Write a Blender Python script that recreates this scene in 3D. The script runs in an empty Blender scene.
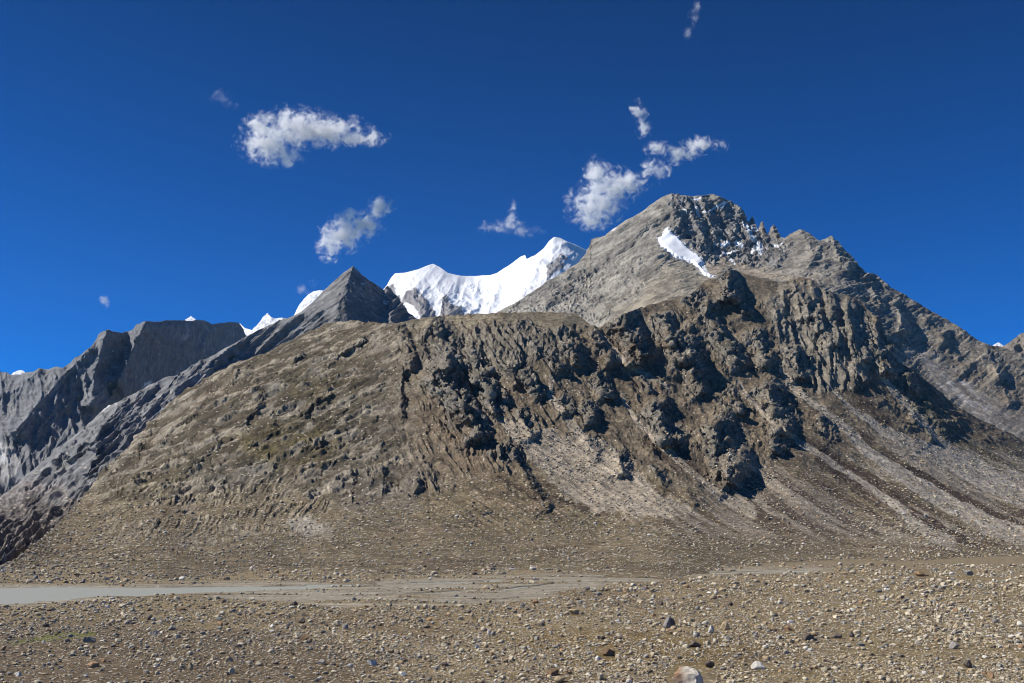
import bpy, bmesh, math, time
import numpy as np
from mathutils import Vector
T0 = time.time()
Q = 1.0
rng = np.random.default_rng(11)
C = bpy.context.scene.collection

# ------------------------------------------------------------------ camera
W, H, F = 1024, 683, 995.0
CAM_H, HORIZON = 10.0, 540.0
PITCH = math.atan((HORIZON - H / 2) / F)
cp, sp = math.cos(PITCH), math.sin(PITCH)
cam = bpy.data.cameras.new('camera')
cam.lens = 35.0 * F / 995.5
cam.sensor_width = 36.0
cam.clip_start, cam.clip_end = 1.0, 120000.0
camo = bpy.data.objects.new('camera', cam)
camo.location = (0, 0, CAM_H)
camo.rotation_euler = (math.pi / 2 + PITCH, 0, 0)
C.objects.link(camo)
bpy.context.scene.camera = camo


def unproject(x, y, D):
    """a direction seen in the photograph and a distance on the ground -> a point in metres"""
    a = (np.asarray(x, float) - W / 2) / F
    b = (H / 2 - np.asarray(y, float)) / F
    fy = cp - b * sp
    fz = sp + b * cp
    return np.stack([a / fy * D, np.broadcast_to(D, np.shape(fy)) * 1.0, CAM_H + fz / fy * D], -1)


def ground_hit(x, y):
    b = (H / 2 - np.asarray(y, float)) / F
    return -CAM_H / ((sp + b * cp) / (cp - b * sp))


def project(P):
    X, Y, Z = P[..., 0], P[..., 1], P[..., 2] - CAM_H
    d = Y * cp + Z * sp
    return W / 2 + F * X / d, H / 2 - F * (Z * cp - Y * sp) / d


# ------------------------------------------------------------------ noise
_perm = np.random.default_rng(5).permutation(256).astype(np.int32)
_perm = np.concatenate([_perm, _perm, _perm])
_g = np.random.default_rng(6).normal(size=(256, 3)).astype(np.float32)
_g /= np.linalg.norm(_g, axis=1, keepdims=True)


def perlin(p):
    p = p.astype(np.float32)
    i = np.floor(p).astype(np.int32)
    f = p - i
    i &= 255
    u = f * f * f * (f * (f * 6 - 15) + 10)
    out = 0
    for dx in (0, 1):
        hx = _perm[i[..., 0] + dx]
        wx = u[..., 0] if dx else 1 - u[..., 0]
        for dy in (0, 1):
            hy = _perm[hx + i[..., 1] + dy]
            wy = u[..., 1] if dy else 1 - u[..., 1]
            for dz in (0, 1):
                g = _g[_perm[hy + i[..., 2] + dz] & 255]
                wz = u[..., 2] if dz else 1 - u[..., 2]
                d = (f[..., 0] - dx) * g[..., 0] + (f[..., 1] - dy) * g[..., 1] + (f[..., 2] - dz) * g[..., 2]
                out = out + wx * wy * wz * d
    return out * 1.5


def fbm(p, octs=4, gain=0.5):
    a, s, out = 1.0, 1.0, 0
    for k in range(octs):
        out = out + a * perlin(p * s + 17.3 * k)
        a *= gain
        s *= 2.03
    return out


def ridged(p, octs=4, gain=0.5):
    a, s, out, w = 1.0, 1.0, 0, 1.0
    for k in range(octs):
        n = 1 - np.abs(perlin(p * s + 9.1 * k)) * 1.6
        n = np.clip(n, 0, 1) ** 2
        out = out + a * n * w
        w = np.clip(n * 1.6, 0, 1)
        a *= gain
        s *= 2.07
    return out


def cells(p, seed=0):
    """Worley cells: a random value for the nearest cell, distances to the nearest two"""
    p = p.astype(np.float32)
    i0 = np.floor(p).astype(np.int32)
    best = np.full(p.shape[:-1], 9.0, np.float32)
    second = best.copy()
    val = np.zeros(p.shape[:-1], np.float32)
    for dx in (-1, 0, 1):
        for dy in (-1, 0, 1):
            for dz in (-1, 0, 1):
                c = i0 + np.array([dx, dy, dz], np.int32)
                k = c & 255
                hsh = _perm[_perm[_perm[k[..., 0]] + k[..., 1]] + k[..., 2] + seed]
                off = _g[hsh & 255] * 0.42 + 0.5
                d = np.linalg.norm(c + off - p, axis=-1)
                near = d < best
                second = np.where(near, best, np.minimum(second, d))
                val = np.where(near, _perm[hsh + 7] / 255.0, val)
                best = np.where(near, d, best)
    return val, best, second


def smooth(e0, e1, x):
    t = np.clip((x - e0) / (e1 - e0), 0, 1)
    return t * t * (3 - 2 * t)


def seg_dist(X, Y, pts):
    """distance to a polyline, signed + on the right of its direction seen with y down, and the position along it 0..1"""
    pts = np.asarray(pts, np.float32)
    L = np.concatenate([[0], np.cumsum(np.linalg.norm(np.diff(pts, axis=0), axis=1))])
    best = np.full(X.shape, 1e9, np.float32)
    sgn = np.ones(X.shape, np.float32)
    tt = np.zeros(X.shape, np.float32)
    for k in range(len(pts) - 1):
        a, b = pts[k], pts[k + 1]
        d = b - a
        l2 = float(d @ d)
        u = ((X - a[0]) * d[0] + (Y - a[1]) * d[1]) / l2
        uc = np.clip(u, 0, 1)
        px, py = X - a[0] - uc * d[0], Y - a[1] - uc * d[1]
        r = np.hypot(px, py)
        m = r < best
        best = np.where(m, r, best)
        # walking down the picture (y grows), the viewer's right is negative cross
        sgn = np.where(m, np.where(d[0] * py - d[1] * px > 0, -1.0, 1.0), sgn)
        tt = np.where(m, (L[k] + uc * math.sqrt(l2)) / L[-1], tt)
    return best * sgn, tt


def poly_sdf(X, Y, poly):
    """signed distance to a polygon, positive inside"""
    P = np.asarray(poly, np.float32)
    d = np.full(X.shape, 1e9, np.float32)
    inside = np.zeros(X.shape, bool)
    n = len(P)
    for k in range(n):
        a, b = P[k], P[(k + 1) % n]
        e = b - a
        u = np.clip(((X - a[0]) * e[0] + (Y - a[1]) * e[1]) / float(e @ e), 0, 1)
        d = np.minimum(d, np.hypot(X - a[0] - u * e[0], Y - a[1] - u * e[1]))
        c = (a[1] > Y) != (b[1] > Y)
        if e[1] != 0:
            inside ^= c & (X < e[0] * (Y - a[1]) / e[1] + a[0])
    return np.where(inside, d, -d)


def tps(ctrl, X, Y, lam=0.12):
    c = np.asarray(ctrl, float)
    P = c[:, :2] / 100.0
    n = len(P)
    r2 = ((P[:, None] - P[None]) ** 2).sum(-1)
    K = 0.5 * r2 * np.log(r2 + 1e-12) + lam * np.eye(n)
    Q = np.c_[np.ones(n), P]
    A = np.block([[K, Q], [Q.T, np.zeros((3, 3))]])
    w = np.linalg.solve(A, np.r_[np.log(c[:, 2]), 0, 0, 0])
    x, y = X / 100.0, Y / 100.0
    out = w[n] + w[n + 1] * x + w[n + 2] * y
    for k in range(n):
        q = (x - P[k, 0]) ** 2 + (y - P[k, 1]) ** 2
        out = out + w[k] * 0.5 * q * np.log(q + 1e-12)
    return np.exp(out)


# ------------------------------------------------------------------ scene helpers
def info(o, label=None, cat=None, kind=None, group=None):
    for k, v in (('label', label), ('category', cat), ('kind', kind), ('group', group)):
        if v:
            o[k] = v
    return o


def mesh_obj(name, co, quads, mat, attrs=None, parent=None, smooth_shade=True):
    me = bpy.data.meshes.new(name)
    co = np.ascontiguousarray(co, np.float32).reshape(-1, 3)
    quads = np.ascontiguousarray(quads, np.int32)
    k = quads.shape[1]
    me.vertices.add(len(co))
    me.vertices.foreach_set('co', co.ravel())
    me.loops.add(quads.size)
    me.loops.foreach_set('vertex_index', quads.ravel())
    me.polygons.add(len(quads))
    me.polygons.foreach_set('loop_start', np.arange(0, quads.size, k, dtype=np.int32))
    me.polygons.foreach_set('loop_total', np.full(len(quads), k, np.int32))
    me.polygons.foreach_set('use_smooth', np.full(len(quads), smooth_shade, bool))
    me.update(calc_edges=True)
    for an, v in (attrs or {}).items():
        if v.ndim == 2:
            at = me.attributes.new(an, 'FLOAT_COLOR', 'POINT')
            v4 = np.ones((len(v), 4), np.float32)
            v4[:, :3] = v
            at.data.foreach_set('color', v4.ravel())
        else:
            at = me.attributes.new(an, 'FLOAT', 'POINT')
            at.data.foreach_set('value', v.astype(np.float32).ravel())
    me.materials.append(mat)
    o = bpy.data.objects.new(name, me)
    C.objects.link(o)
    if parent:
        o.parent = parent
    return o


def grid_quads(nr, nc):
    i = np.arange(nr * nc).reshape(nr, nc)
    return np.stack([i[:-1, :-1], i[:-1, 1:], i[1:, 1:], i[1:, :-1]], -1).reshape(-1, 4)


def normals(P):
    du = np.gradient(P, axis=1)
    dv = np.gradient(P, axis=0)
    n = np.cross(du, dv)
    n /= np.linalg.norm(n, axis=-1, keepdims=True) + 1e-9
    return n


def blur(a, n):
    for _ in range(n):
        a = a.copy()
        a[1:-1] = (a[:-2] + 2 * a[1:-1] + a[2:]) / 4
        a[:, 1:-1] = (a[:, :-2] + 2 * a[:, 1:-1] + a[:, 2:]) / 4
    return a


def interp_line(pts, x):
    p = np.asarray(pts, float)
    return np.interp(x, p[:, 0], p[:, 1])


# ------------------------------------------------------------------ materials
def nodes(mat):
    mat.use_nodes = True
    nt = mat.node_tree
    nt.nodes.clear()
    return nt


def N(nt, t, **kw):
    n = nt.nodes.new(t)
    for k, v in kw.items():
        setattr(n, k, v)
    return n


def rock_material(name, unit, bump=0.6, stone_attr=True, spec=0.15, rough=0.95, tint=0.5):
    """surface colour from the mesh's own attribute, broken up by cracks, grit and loose stones in metres"""
    m = bpy.data.materials.new(name)
    nt = nodes(m)
    L = nt.links.new
    out = N(nt, 'ShaderNodeOutputMaterial')
    bs = N(nt, 'ShaderNodeBsdfPrincipled')
    bs.inputs['Roughness'].default_value = rough
    bs.inputs['Specular IOR Level'].default_value = spec
    L(bs.outputs[0], out.inputs[0])
    geo = N(nt, 'ShaderNodeTexCoord')
    col = N(nt, 'ShaderNodeAttribute', attribute_name='albedo')
    n1 = N(nt, 'ShaderNodeTexNoise')
    n1.inputs['Scale'].default_value = 1 / (7.0 * unit)
    n1.inputs['Detail'].default_value = 6
    n1.inputs['Roughness'].default_value = 0.7
    L(geo.outputs['Object'], n1.inputs['Vector'])
    mr = N(nt, 'ShaderNodeMapRange')
    mr.inputs['From Min'].default_value = 0.3
    mr.inputs['From Max'].default_value = 0.7
    mr.inputs['To Min'].default_value = 1 - tint
    mr.inputs['To Max'].default_value = 1 + tint
    L(n1.outputs['Fac'], mr.inputs['Value'])
    mul = N(nt, 'ShaderNodeMixRGB', blend_type='MULTIPLY')
    mul.inputs[0].default_value = 1
    L(col.outputs['Color'], mul.inputs[1])
    L(mr.outputs[0], mul.inputs[2])
    last = mul.outputs[0]
    if stone_attr:
        vo = N(nt, 'ShaderNodeTexVoronoi')
        vo.inputs['Scale'].default_value = 1 / (2.3 * unit)
        L(geo.outputs['Object'], vo.inputs['Vector'])
        sep = N(nt, 'ShaderNodeSeparateColor')
        L(vo.outputs['Color'], sep.inputs[0])
        st = N(nt, 'ShaderNodeAttribute', attribute_name='stones')
        lt = N(nt, 'ShaderNodeMath', operation='LESS_THAN')
        L(sep.outputs[0], lt.inputs[0])
        L(st.outputs['Fac'], lt.inputs[1])
        near = N(nt, 'ShaderNodeMath', operation='LESS_THAN')
        L(vo.outputs['Distance'], near.inputs[0])
        near.inputs[1].default_value = 0.42
        both = N(nt, 'ShaderNodeMath', operation='MULTIPLY')
        L(lt.outputs[0], both.inputs[0])
        L(near.outputs[0], both.inputs[1])
        ramp = N(nt, 'ShaderNodeValToRGB')
        e = ramp.color_ramp.elements
        e[0].color = (0.10, 0.085, 0.07, 1)
        e[1].color = (0.55, 0.49, 0.40, 1)
        x = e.new(0.35)
        x.color = (0.30, 0.25, 0.19, 1)
        L(sep.outputs[1], ramp.inputs[0])
        mx = N(nt, 'ShaderNodeMixRGB')
        L(both.outputs[0], mx.inputs[0])
        L(last, mx.inputs[1])
        L(ramp.outputs[0], mx.inputs[2])
        last = mx.outputs[0]
    L(last, bs.inputs['Base Color'])
    nb = N(nt, 'ShaderNodeTexNoise')
    nb.inputs['Scale'].default_value = 1 / (2.4 * unit)
    nb.inputs['Detail'].default_value = 5
    nb.inputs['Roughness'].default_value = 0.75
    L(geo.outputs['Object'], nb.inputs['Vector'])
    bm_ = N(nt, 'ShaderNodeBump')
    bm_.inputs['Strength'].default_value = bump
    bm_.inputs['Distance'].default_value = 1.6 * unit
    L(nb.outputs['Fac'], bm_.inputs['Height'])
    L(bm_.outputs[0], bs.inputs['Normal'])
    return m


def plain_material(name, col, var=0.35, scale=3.0, rough=0.9, bump=0.4):
    m = bpy.data.materials.new(name)
    nt = nodes(m)
    L = nt.links.new
    out = N(nt, 'ShaderNodeOutputMaterial')
    bs = N(nt, 'ShaderNodeBsdfPrincipled')
    bs.inputs['Roughness'].default_value = rough
    bs.inputs['Specular IOR Level'].default_value = 0.2
    L(bs.outputs[0], out.inputs[0])
    geo = N(nt, 'ShaderNodeTexCoord')
    n1 = N(nt, 'ShaderNodeTexNoise')
    n1.inputs['Scale'].default_value = scale
    n1.inputs['Detail'].default_value = 6
    L(geo.outputs['Object'], n1.inputs['Vector'])
    ramp = N(nt, 'ShaderNodeValToRGB')
    e = ramp.color_ramp.elements
    e[0].position, e[1].position = 0.3, 0.7
    e[0].color = (*[c * (1 - var) for c in col], 1)
    e[1].color = (*[min(1, c * (1 + var)) for c in col], 1)
    L(n1.outputs['Fac'], ramp.inputs[0])
    oi = N(nt, 'ShaderNodeObjectInfo')
    mr = N(nt, 'ShaderNodeMapRange')
    mr.inputs['To Min'].default_value = 0.75
    mr.inputs['To Max'].default_value = 1.2
    L(oi.outputs['Random'], mr.inputs['Value'])
    mul = N(nt, 'ShaderNodeMixRGB', blend_type='MULTIPLY')
    mul.inputs[0].default_value = 1
    L(ramp.outputs[0], mul.inputs[1])
    L(mr.outputs[0], mul.inputs[2])
    L(mul.outputs[0], bs.inputs['Base Color'])
    b = N(nt, 'ShaderNodeBump')
    b.inputs['Strength'].default_value = bump
    b.inputs['Distance'].default_value = 0.15
    L(n1.outputs['Fac'], b.inputs['Height'])
    L(b.outputs[0], bs.inputs['Normal'])
    return m


# ------------------------------------------------------------------ the mountains
class Face:
    """one mountain: the slope that is seen, from its foot to its crest, as a dense sheet, and the slope behind the crest"""

    def __init__(self, x0, x1, step, nrow, crest, foot, ctrl, unit, lam=.12):
        self.unit = unit
        step, nrow = step / Q, int(nrow * Q)
        xs = np.arange(x0, x1 + step, step)
        t = np.linspace(0, 1, nrow)
        yc, yf = interp_line(crest, xs), interp_line(foot, xs)
        self.X = np.broadcast_to(xs[None], (nrow, len(xs))).astype(np.float64)
        self.Y = yf[None] + (yc - yf)[None] * t[:, None]
        self.T = np.broadcast_to(t[:, None], self.X.shape)
        self.D = tps(ctrl, self.X, self.Y, lam)
        g = np.stack([self.X, self.Y, self.X * 0 + unit * 37.7], -1)
        self.wx = self.X + 4.5 * fbm(g / 24, 3) + 2.2 * fbm(g / 7, 4, .62)
        self.wy = self.Y + 4.5 * fbm(g / 24 + 31.7, 3) + 2.2 * fbm(g / 7 + 5.5, 4, .62)
        self.uneven = np.clip(.95 + .9 * fbm(g / 20 + 51.3, 3), .15, 1.7)
        self.sh = self.X.shape
        self.col = np.zeros(self.sh + (3,))
        self.stones = np.zeros(self.sh)
        self.crag = np.zeros(self.sh)
        self.ragged = 1.0

    def push(self, delta_px):
        """move the surface nearer (+) or farther (-), in units of one picture element at its distance"""
        self.D = self.D - delta_px * self.D / F

    def spur(self, pts, amp, wl, wr, warp=1.0):
        """a rock spur: rises slowly from the left, drops steeply on the right of its crest line"""
        p = np.asarray(pts, float)
        pad = max(wl * 3, wr * 2) + 8
        m = (self.X > p[:, 0].min() - pad) & (self.X < p[:, 0].max() + pad) & (self.Y > p[:, 1].min() - pad) & (self.Y < p[:, 1].max() + pad)
        r = np.where(m.any(1))[0]
        c = np.where(m.any(0))[0]
        if not len(r) or not len(c):
            return
        sl = (slice(r[0], r[-1] + 1), slice(c[0], c[-1] + 1))
        x = self.X[sl] + warp * (self.wx[sl] - self.X[sl])
        y = self.Y[sl] + warp * (self.wy[sl] - self.Y[sl])
        s, t = seg_dist(x, y, pts)
        left = np.exp(-np.abs(s) / wl * 1.1)
        uv = 1 + self.ragged * (self.uneven[sl] - 1)
        right = 1 - np.clip(s / (wr * (.55 + .5 * uv)), 0, 1)
        f = np.where(s < 0, left, right)
        # fade past both ends
        a, b = p[0], p[-1]
        d0 = (p[1] - p[0]) / np.linalg.norm(p[1] - p[0])
        d1 = (p[-1] - p[-2]) / np.linalg.norm(p[-1] - p[-2])
        e0 = -((x - a[0]) * d0[0] + (y - a[1]) * d0[1])
        e1 = (x - b[0]) * d1[0] + (y - b[1]) * d1[1]
        fade = np.clip(1 - np.maximum(e0, 0) / (wr * 0.55 + 2), 0, 1) * np.clip(1 - np.maximum(e1, 0) / (wr * 0.7 + 3), 0, 1)
        self.crag[sl] = np.maximum(self.crag[sl], np.where(s < 0, np.exp(-(np.abs(s) / (wl * 1.1)) ** 2), np.exp(-(s / (wr * 1.3)) ** 2)) * smooth(0, 1, fade) * min(1, amp / 14))
        D = self.D[sl]
        self.D[sl] = D - amp * uv * f * smooth(0, 1, fade) * D / F

    def line(self, pts, widths, soft=1.5, warp=1.0):
        """0..1 mask of a band along a polyline with a width for each point"""
        x = self.X + warp * (self.wx - self.X)
        y = self.Y + warp * (self.wy - self.Y)
        s, t = seg_dist(x, y, pts)
        p = np.asarray(pts, float)
        Ls = np.concatenate([[0], np.cumsum(np.linalg.norm(np.diff(p, axis=0), axis=1))])
        w = np.interp(t, Ls / Ls[-1], widths)
        return 1 - smooth(w - soft, w + soft, np.abs(s))

    def area(self, poly, soft=4, warp=1.6):
        x = self.X + warp * (self.wx - self.X)
        y = self.Y + warp * (self.wy - self.Y)
        return smooth(-soft, soft, poly_sdf(x, y, poly))

    def paint(self, mask, col, k=1.0):
        m = (mask * k)[..., None]
        self.col = self.col * (1 - m) + np.asarray(col) * m

    def points(self):
        self.P = unproject(self.X, self.Y, self.D)
        self.n = normals(self.P)
        flip = (self.n[..., 1] > 0)
        if flip.mean() > 0.5:
            self.n = -self.n
        return self.P, self.n

    def move(self, h):
        self.P = self.P + self.n * h[..., None]

    def build(self, name, mat, back=700.0, drop=0.7, rows=14):
        P = self.P
        px = self.D[-1].mean() / F
        k = np.linspace(0, 1, rows + 1)[1:] ** 1.5
        crest = P[-1]
        backs = []
        prev = crest
        for j, kk in enumerate(k):
            q = crest.copy()
            q[:, 1] += kk * back
            q[:, 0] += kk * back * (crest[:, 0] / crest[:, 1])
            q[:, 2] -= kk * back * drop * (0.55 + 0.45 * kk)
            q[:, 2] += (perlin(q / (back * 0.12)) * back * 0.05) * min(1, kk * 3)
            backs.append(q)
        A = np.concatenate([P, np.array(backs)], 0)
        col = np.concatenate([self.col, np.repeat(self.col[-1:], rows, 0)], 0)
        st = np.concatenate([self.stones, np.repeat(self.stones[-1:], rows, 0)], 0)
        self.obj = mesh_obj(name, A, grid_quads(*A.shape[:2]), mat,
                            {'albedo': col.reshape(-1, 3), 'stones': st.ravel()})
        return self.obj


def slab_coords(P, n, squash):
    """stretch the noise along beds whose normal is n"""
    n = np.asarray(n, float)
    n /= np.linalg.norm(n)
    h = P @ n
    return P * (1 / squash) + np.outer(h.ravel(), n).reshape(P.shape) * (1 - 1 / squash)


def beds(q, n, w, amp, wob=3.0, seed=0.0):
    """ledges: layers of uneven thickness that stand out and break back, along beds whose normal is n"""
    n = np.asarray(n, float)
    n /= np.linalg.norm(n)
    s = q @ n + wob * fbm(q / (w * 4.5) + seed, 3)
    ph = s / w + .35 * perlin(q / (w * 9) + seed + 4)
    k = np.floor(ph)
    fr = ph - k
    thick = np.sin(k * 12.9898 + seed) * 43758.5453
    thick = thick - np.floor(thick)
    saw = np.where(fr < .78, fr / .78, (1 - fr) / .22)
    gate = smooth(-.35, .35, perlin(slab_coords(q, n, 3.0) / (w * 1.8) + seed + 11))
    return amp * w * (saw - .5) * (.35 + thick) * gate


def blocks(q, n, w, amp, squash=2.0, seed=0):
    """jointed blocks: each block set in or out by its own amount, open cracks between"""
    b = slab_coords(q, n, squash) / w
    b = b + .22 * np.stack([perlin(b * 1.3 + 3), perlin(b * 1.3 + 7), perlin(b * 1.3 + 13)], -1)
    v, d1, d2 = cells(b, seed)
    return amp * w * ((v - .5) * smooth(0, .16, d2 - d1) - .35 * (1 - smooth(0, .14, d2 - d1))), v


def facets(q, w, amp, stretch=(1, 1, 1), seed=0, warp=.10):
    """broken rock: flat faces, each tilted and set in or out by its own amount"""
    p = q / (np.asarray(stretch, float) * w)
    p = p + warp * np.stack([perlin(p * 1.7 + 3 + seed), perlin(p * 1.7 + 7 + seed), perlin(p * 1.7 + 13 + seed)], -1)
    p = p.astype(np.float32)
    i0 = np.floor(p).astype(np.int32)
    best = np.full(p.shape[:-1], 9.0, np.float32)
    out = np.zeros(p.shape[:-1], np.float32)
    for dx in (-1, 0, 1):
        for dy in (-1, 0, 1):
            for dz in (-1, 0, 1):
                c = i0 + np.array([dx, dy, dz], np.int32)
                k = c & 255
                hsh = _perm[_perm[_perm[k[..., 0]] + k[..., 1]] + k[..., 2] + seed]
                e = p - (c + _g[hsh & 255] * .42 + .5)
                d = np.einsum('...k,...k->...', e, e)
                near = d < best
                hv = (_perm[hsh + 7] / 255.0 - .5) * .8 + np.einsum('...k,...k->...', e, _g[_perm[hsh + 19] & 255]) * 1.1
                out = np.where(near, hv, out)
                best = np.where(near, d, best)
    return out * amp * w


def face_coords(f, du, dv, su, sv, wob=.35, scale=40.0):
    """coordinates that lie along the slope itself: du, dv is the direction across the grooves on the slope"""
    w = wob * fbm(np.stack([f.X / scale, f.Y / scale, f.X * 0 + 3.3], -1), 3)
    return np.stack([(f.X * du + f.Y * dv) / su + w, (f.X * dv - f.Y * du) / sv, f.X * 0], -1)

# colours of the ground itself (linear albedo)
ROCK = (0.255, 0.215, 0.155)
GREYROCK = (0.215, 0.200, 0.175)
PALEROCK = (0.36, 0.315, 0.245)
DARKROCK = (0.135, 0.120, 0.100)
SCREE = (0.370, 0.315, 0.245)
GREYSCREE = (0.375, 0.335, 0.285)
HEATH = (0.070, 0.050, 0.038)
OLIVE = (0.115, 0.092, 0.040)
BROWN = (0.165, 0.120, 0.080)
SOIL = (0.182, 0.145, 0.088)
SNOW = (0.78, 0.80, 0.84)

# ---- the rocky hill in front, with the broken cliffs and scree fans that run down to the right
U = 1.05
crest = [(-60, 592), (-20, 575), (0, 566), (20, 556), (40, 540), (60, 522), (80, 500), (100, 474), (115, 460), (130, 445), (150, 422),
         (170, 402), (185, 390), (200, 383), (212, 375), (230, 364), (255, 355), (280, 345), (310, 330), (330, 323.5), (345, 321), (360, 321),
         (380, 323), (397, 323), (410, 320), (420, 318), (445, 316), (465, 314), (500, 313), (540, 312), (560, 313), (575, 313), (583, 319),
         (590, 325), (600, 327), (610, 322), (622, 314), (640, 308), (660, 302), (690, 295), (698, 287), (708, 280), (722, 277), (728, 268), (745, 274), (770, 280),
         (785, 282), (800, 277), (815, 280), (825, 291), (845, 294), (862, 302), (872, 314), (878, 318), (890, 345), (898, 362), (906, 366),
         (930, 385), (960, 409), (1000, 430), (1024, 440), (1110, 478)]
foot = [(-60, 594), (500, 593), (700, 582), (900, 566), (1110, 562)]
ctrl = [(-60, 594, 205), (150, 592, 210), (400, 592, 210), (600, 586, 235), (700, 582, 260), (900, 566, 421), (1100, 562, 497),
        (0, 575, 280), (200, 575, 280), (400, 575, 280), (600, 570, 320),
        (0, 560, 430), (50, 535, 660), (200, 560, 390), (400, 560, 390), (600, 555, 430), (800, 552, 540),
        (100, 540, 560), (200, 540, 530), (300, 540, 525), (400, 540, 530), (500, 540, 535), (600, 540, 540), (750, 542, 580), (900, 548, 660), (1024, 550, 710), (1100, 548, 770),
        (100, 520, 690), (200, 520, 640), (300, 520, 610), (400, 520, 598), (500, 520, 602), (600, 522, 620), (720, 530, 630), (850, 535, 710), (1024, 540, 800), (940, 530, 775),
        (100, 500, 800), (200, 500, 720), (300, 500, 670), (400, 500, 648), (500, 500, 655), (600, 500, 690), (700, 500, 735), (800, 500, 800), (900, 505, 860), (1024, 520, 930), (1100, 525, 970),
        (100, 474, 930), (200, 450, 890), (300, 450, 830), (400, 450, 800), (500, 450, 805), (600, 450, 845), (700, 450, 905), (800, 450, 985), (900, 455, 1080), (1024, 480, 1190), (1100, 500, 1200),
        (200, 386, 1130), (300, 400, 985), (400, 400, 935), (500, 400, 940), (600, 400, 990), (700, 400, 1065), (800, 400, 1150), (900, 410, 1240), (1000, 440, 1330), (1050, 460, 1350),
        (300, 350, 1130), (400, 350, 1055), (500, 350, 1055), (600, 350, 1125), (700, 350, 1215), (800, 350, 1310), (880, 350, 1370), (950, 402, 1370),
        (340, 322, 1250), (400, 328, 1078), (500, 327, 1074), (560, 328, 1098), (450, 316, 1210), (540, 312, 1230), (600, 328, 1185), (650, 306, 1300), (700, 290, 1400),
        (750, 278, 1490), (800, 280, 1530), (850, 298, 1520)]
h = Face(-60, 1105, 0.65, 450, crest, foot, ctrl, U)

SPURS = [  # crest line, height, width of its lit left side, width of its steep right side
    ([(428, 326), (440, 334), (446, 350), (450, 364)], 34, 16, 17), ([(470, 350), (476, 366), (480, 380)], 24, 10, 11),
    ([(438, 372), (452, 392), (462, 410), (474, 434)], 44, 20, 18), ([(484, 384), (488, 396), (494, 412)], 26, 9, 13),
    ([(398, 328), (404, 342), (412, 364)], 22, 10, 10), ([(405, 368), (402, 390), (402, 418)], 12, 8, 4),
    ([(510, 366), (516, 384)], 16, 7, 8), ([(537, 344), (548, 356), (560, 366)], 14, 8, 9), ([(568, 345), (578, 362)], 18, 10, 9),
    ([(590, 335), (600, 350), (608, 362)], 22, 9, 10), ([(524, 372), (530, 385), (538, 394)], 14, 6, 8),
    ([(500, 448), (520, 470), (534, 490), (546, 506)], 20, 22, 8), ([(430, 468), (440, 490)], 10, 8, 6),
    ([(618, 316), (628, 334), (638, 354)], 46, 14, 20), ([(660, 316), (668, 334), (676, 352), (684, 362)], 32, 18, 13),
    ([(678, 332), (690, 350), (698, 368)], 30, 8, 13), ([(706, 314), (720, 336), (742, 360)], 26, 20, 9),
    ([(688, 293), (700, 299), (710, 306)], 30, 14, 13), ([(722, 268), (724, 280), (727, 294)], 60, 8, 17), ([(734, 292), (740, 302), (746, 310)], 22, 6, 7),
    ([(692, 370), (700, 394)], 22, 16, 11), ([(752, 332), (766, 360)], 24, 12, 11),
    ([(797, 286), (802, 300), (808, 316)], 28, 16, 9), ([(808, 284), (814, 306), (818, 330)], 18, 6, 9), ([(824, 290), (828, 318), (834, 346)], 26, 12, 20),
    ([(846, 302), (852, 332), (862, 358)], 26, 9, 13), ([(874, 316), (878, 340), (886, 372)], 25, 11, 15),
    ([(906, 376), (911, 390)], 18, 12, 8), ([(853, 350), (862, 380)], 14, 14, 8), ([(794, 346), (803, 374)], 24, 28, 8), ([(770, 300), (782, 322)], 10, 10, 7),
    ([(650, 410), (658, 424), (666, 442)], 46, 16, 20), ([(710, 426), (720, 446), (736, 468)], 60, 20, 24), ([(716, 462), (728, 482)], 30, 8, 13),
    ([(766, 388), (776, 410), (786, 428)], 40, 18, 18), ([(769, 434), (776, 452)], 28, 8, 12), ([(617, 454), (623, 472)], 22, 14, 10),
    ([(597, 376), (606, 394)], 22, 10, 10), ([(520, 410), (531, 434)], 16, 14, 8), ([(655, 470), (668, 486)], 18, 14, 9), ([(684, 492), (692, 504)], 12, 8, 8),
    ([(584, 404), (592, 420)], 18, 10, 9), ([(640, 376), (650, 392)], 14, 9, 8), ([(560, 398), (566, 412)], 14, 8, 8), ([(820, 420), (834, 436)], 12, 10, 7),
    ([(725, 392), (738, 412)], 20, 12, 9), ([(588, 440), (596, 456)], 14, 9, 8), ([(780, 330), (792, 350)], 10, 10, 8), ([(925, 405), (950, 432)], 9, 14, 9), ([(905, 400), (930, 440)], 8, 14, 8),
    # ledges and clefts that dip to the left
    ([(386, 329), (368, 336), (352, 346), (342, 352)], 9, 9, 5), ([(328, 394), (312, 406), (298, 414)], 10, 9, 5), ([(262, 394), (254, 410), (246, 420)], 11, 12, 6),
    ([(218, 442), (204, 456), (188, 468)], 9, 10, 5), ([(300, 352), (292, 364)], 9, 8, 5), ([(258, 420), (272, 412)], 7, 7, 4), ([(152, 424), (140, 440), (132, 456)], 9, 8, 5),
    ([(280, 430), (262, 438), (246, 446)], 7, 8, 4), ([(362, 340), (340, 352), (322, 366)], 7, 10, 5), ([(236, 372), (228, 386), (222, 400)], 8, 9, 4),
    ([(350, 470), (352, 498)], 10, 12, 5), ([(366, 472), (370, 500)], 10, 8, 5), ([(380, 465), (384, 496)], 8, 8, 5), ([(196, 412), (176, 428), (160, 446)], 7, 9, 4),
    ([(320, 440), (300, 450), (280, 455)], 6, 9, 4), ([(180, 448), (160, 462), (145, 472)], 8, 8, 5), ([(412, 478), (415, 490)], 14, 8, 7),
]
h.ragged = .55
for pts, amp, wl, wr in SPURS:
    h.spur(pts, amp * (1.3 if 410 < pts[0][0] < 640 and amp > 13 else 1.0), wl, wr, .8)
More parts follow.
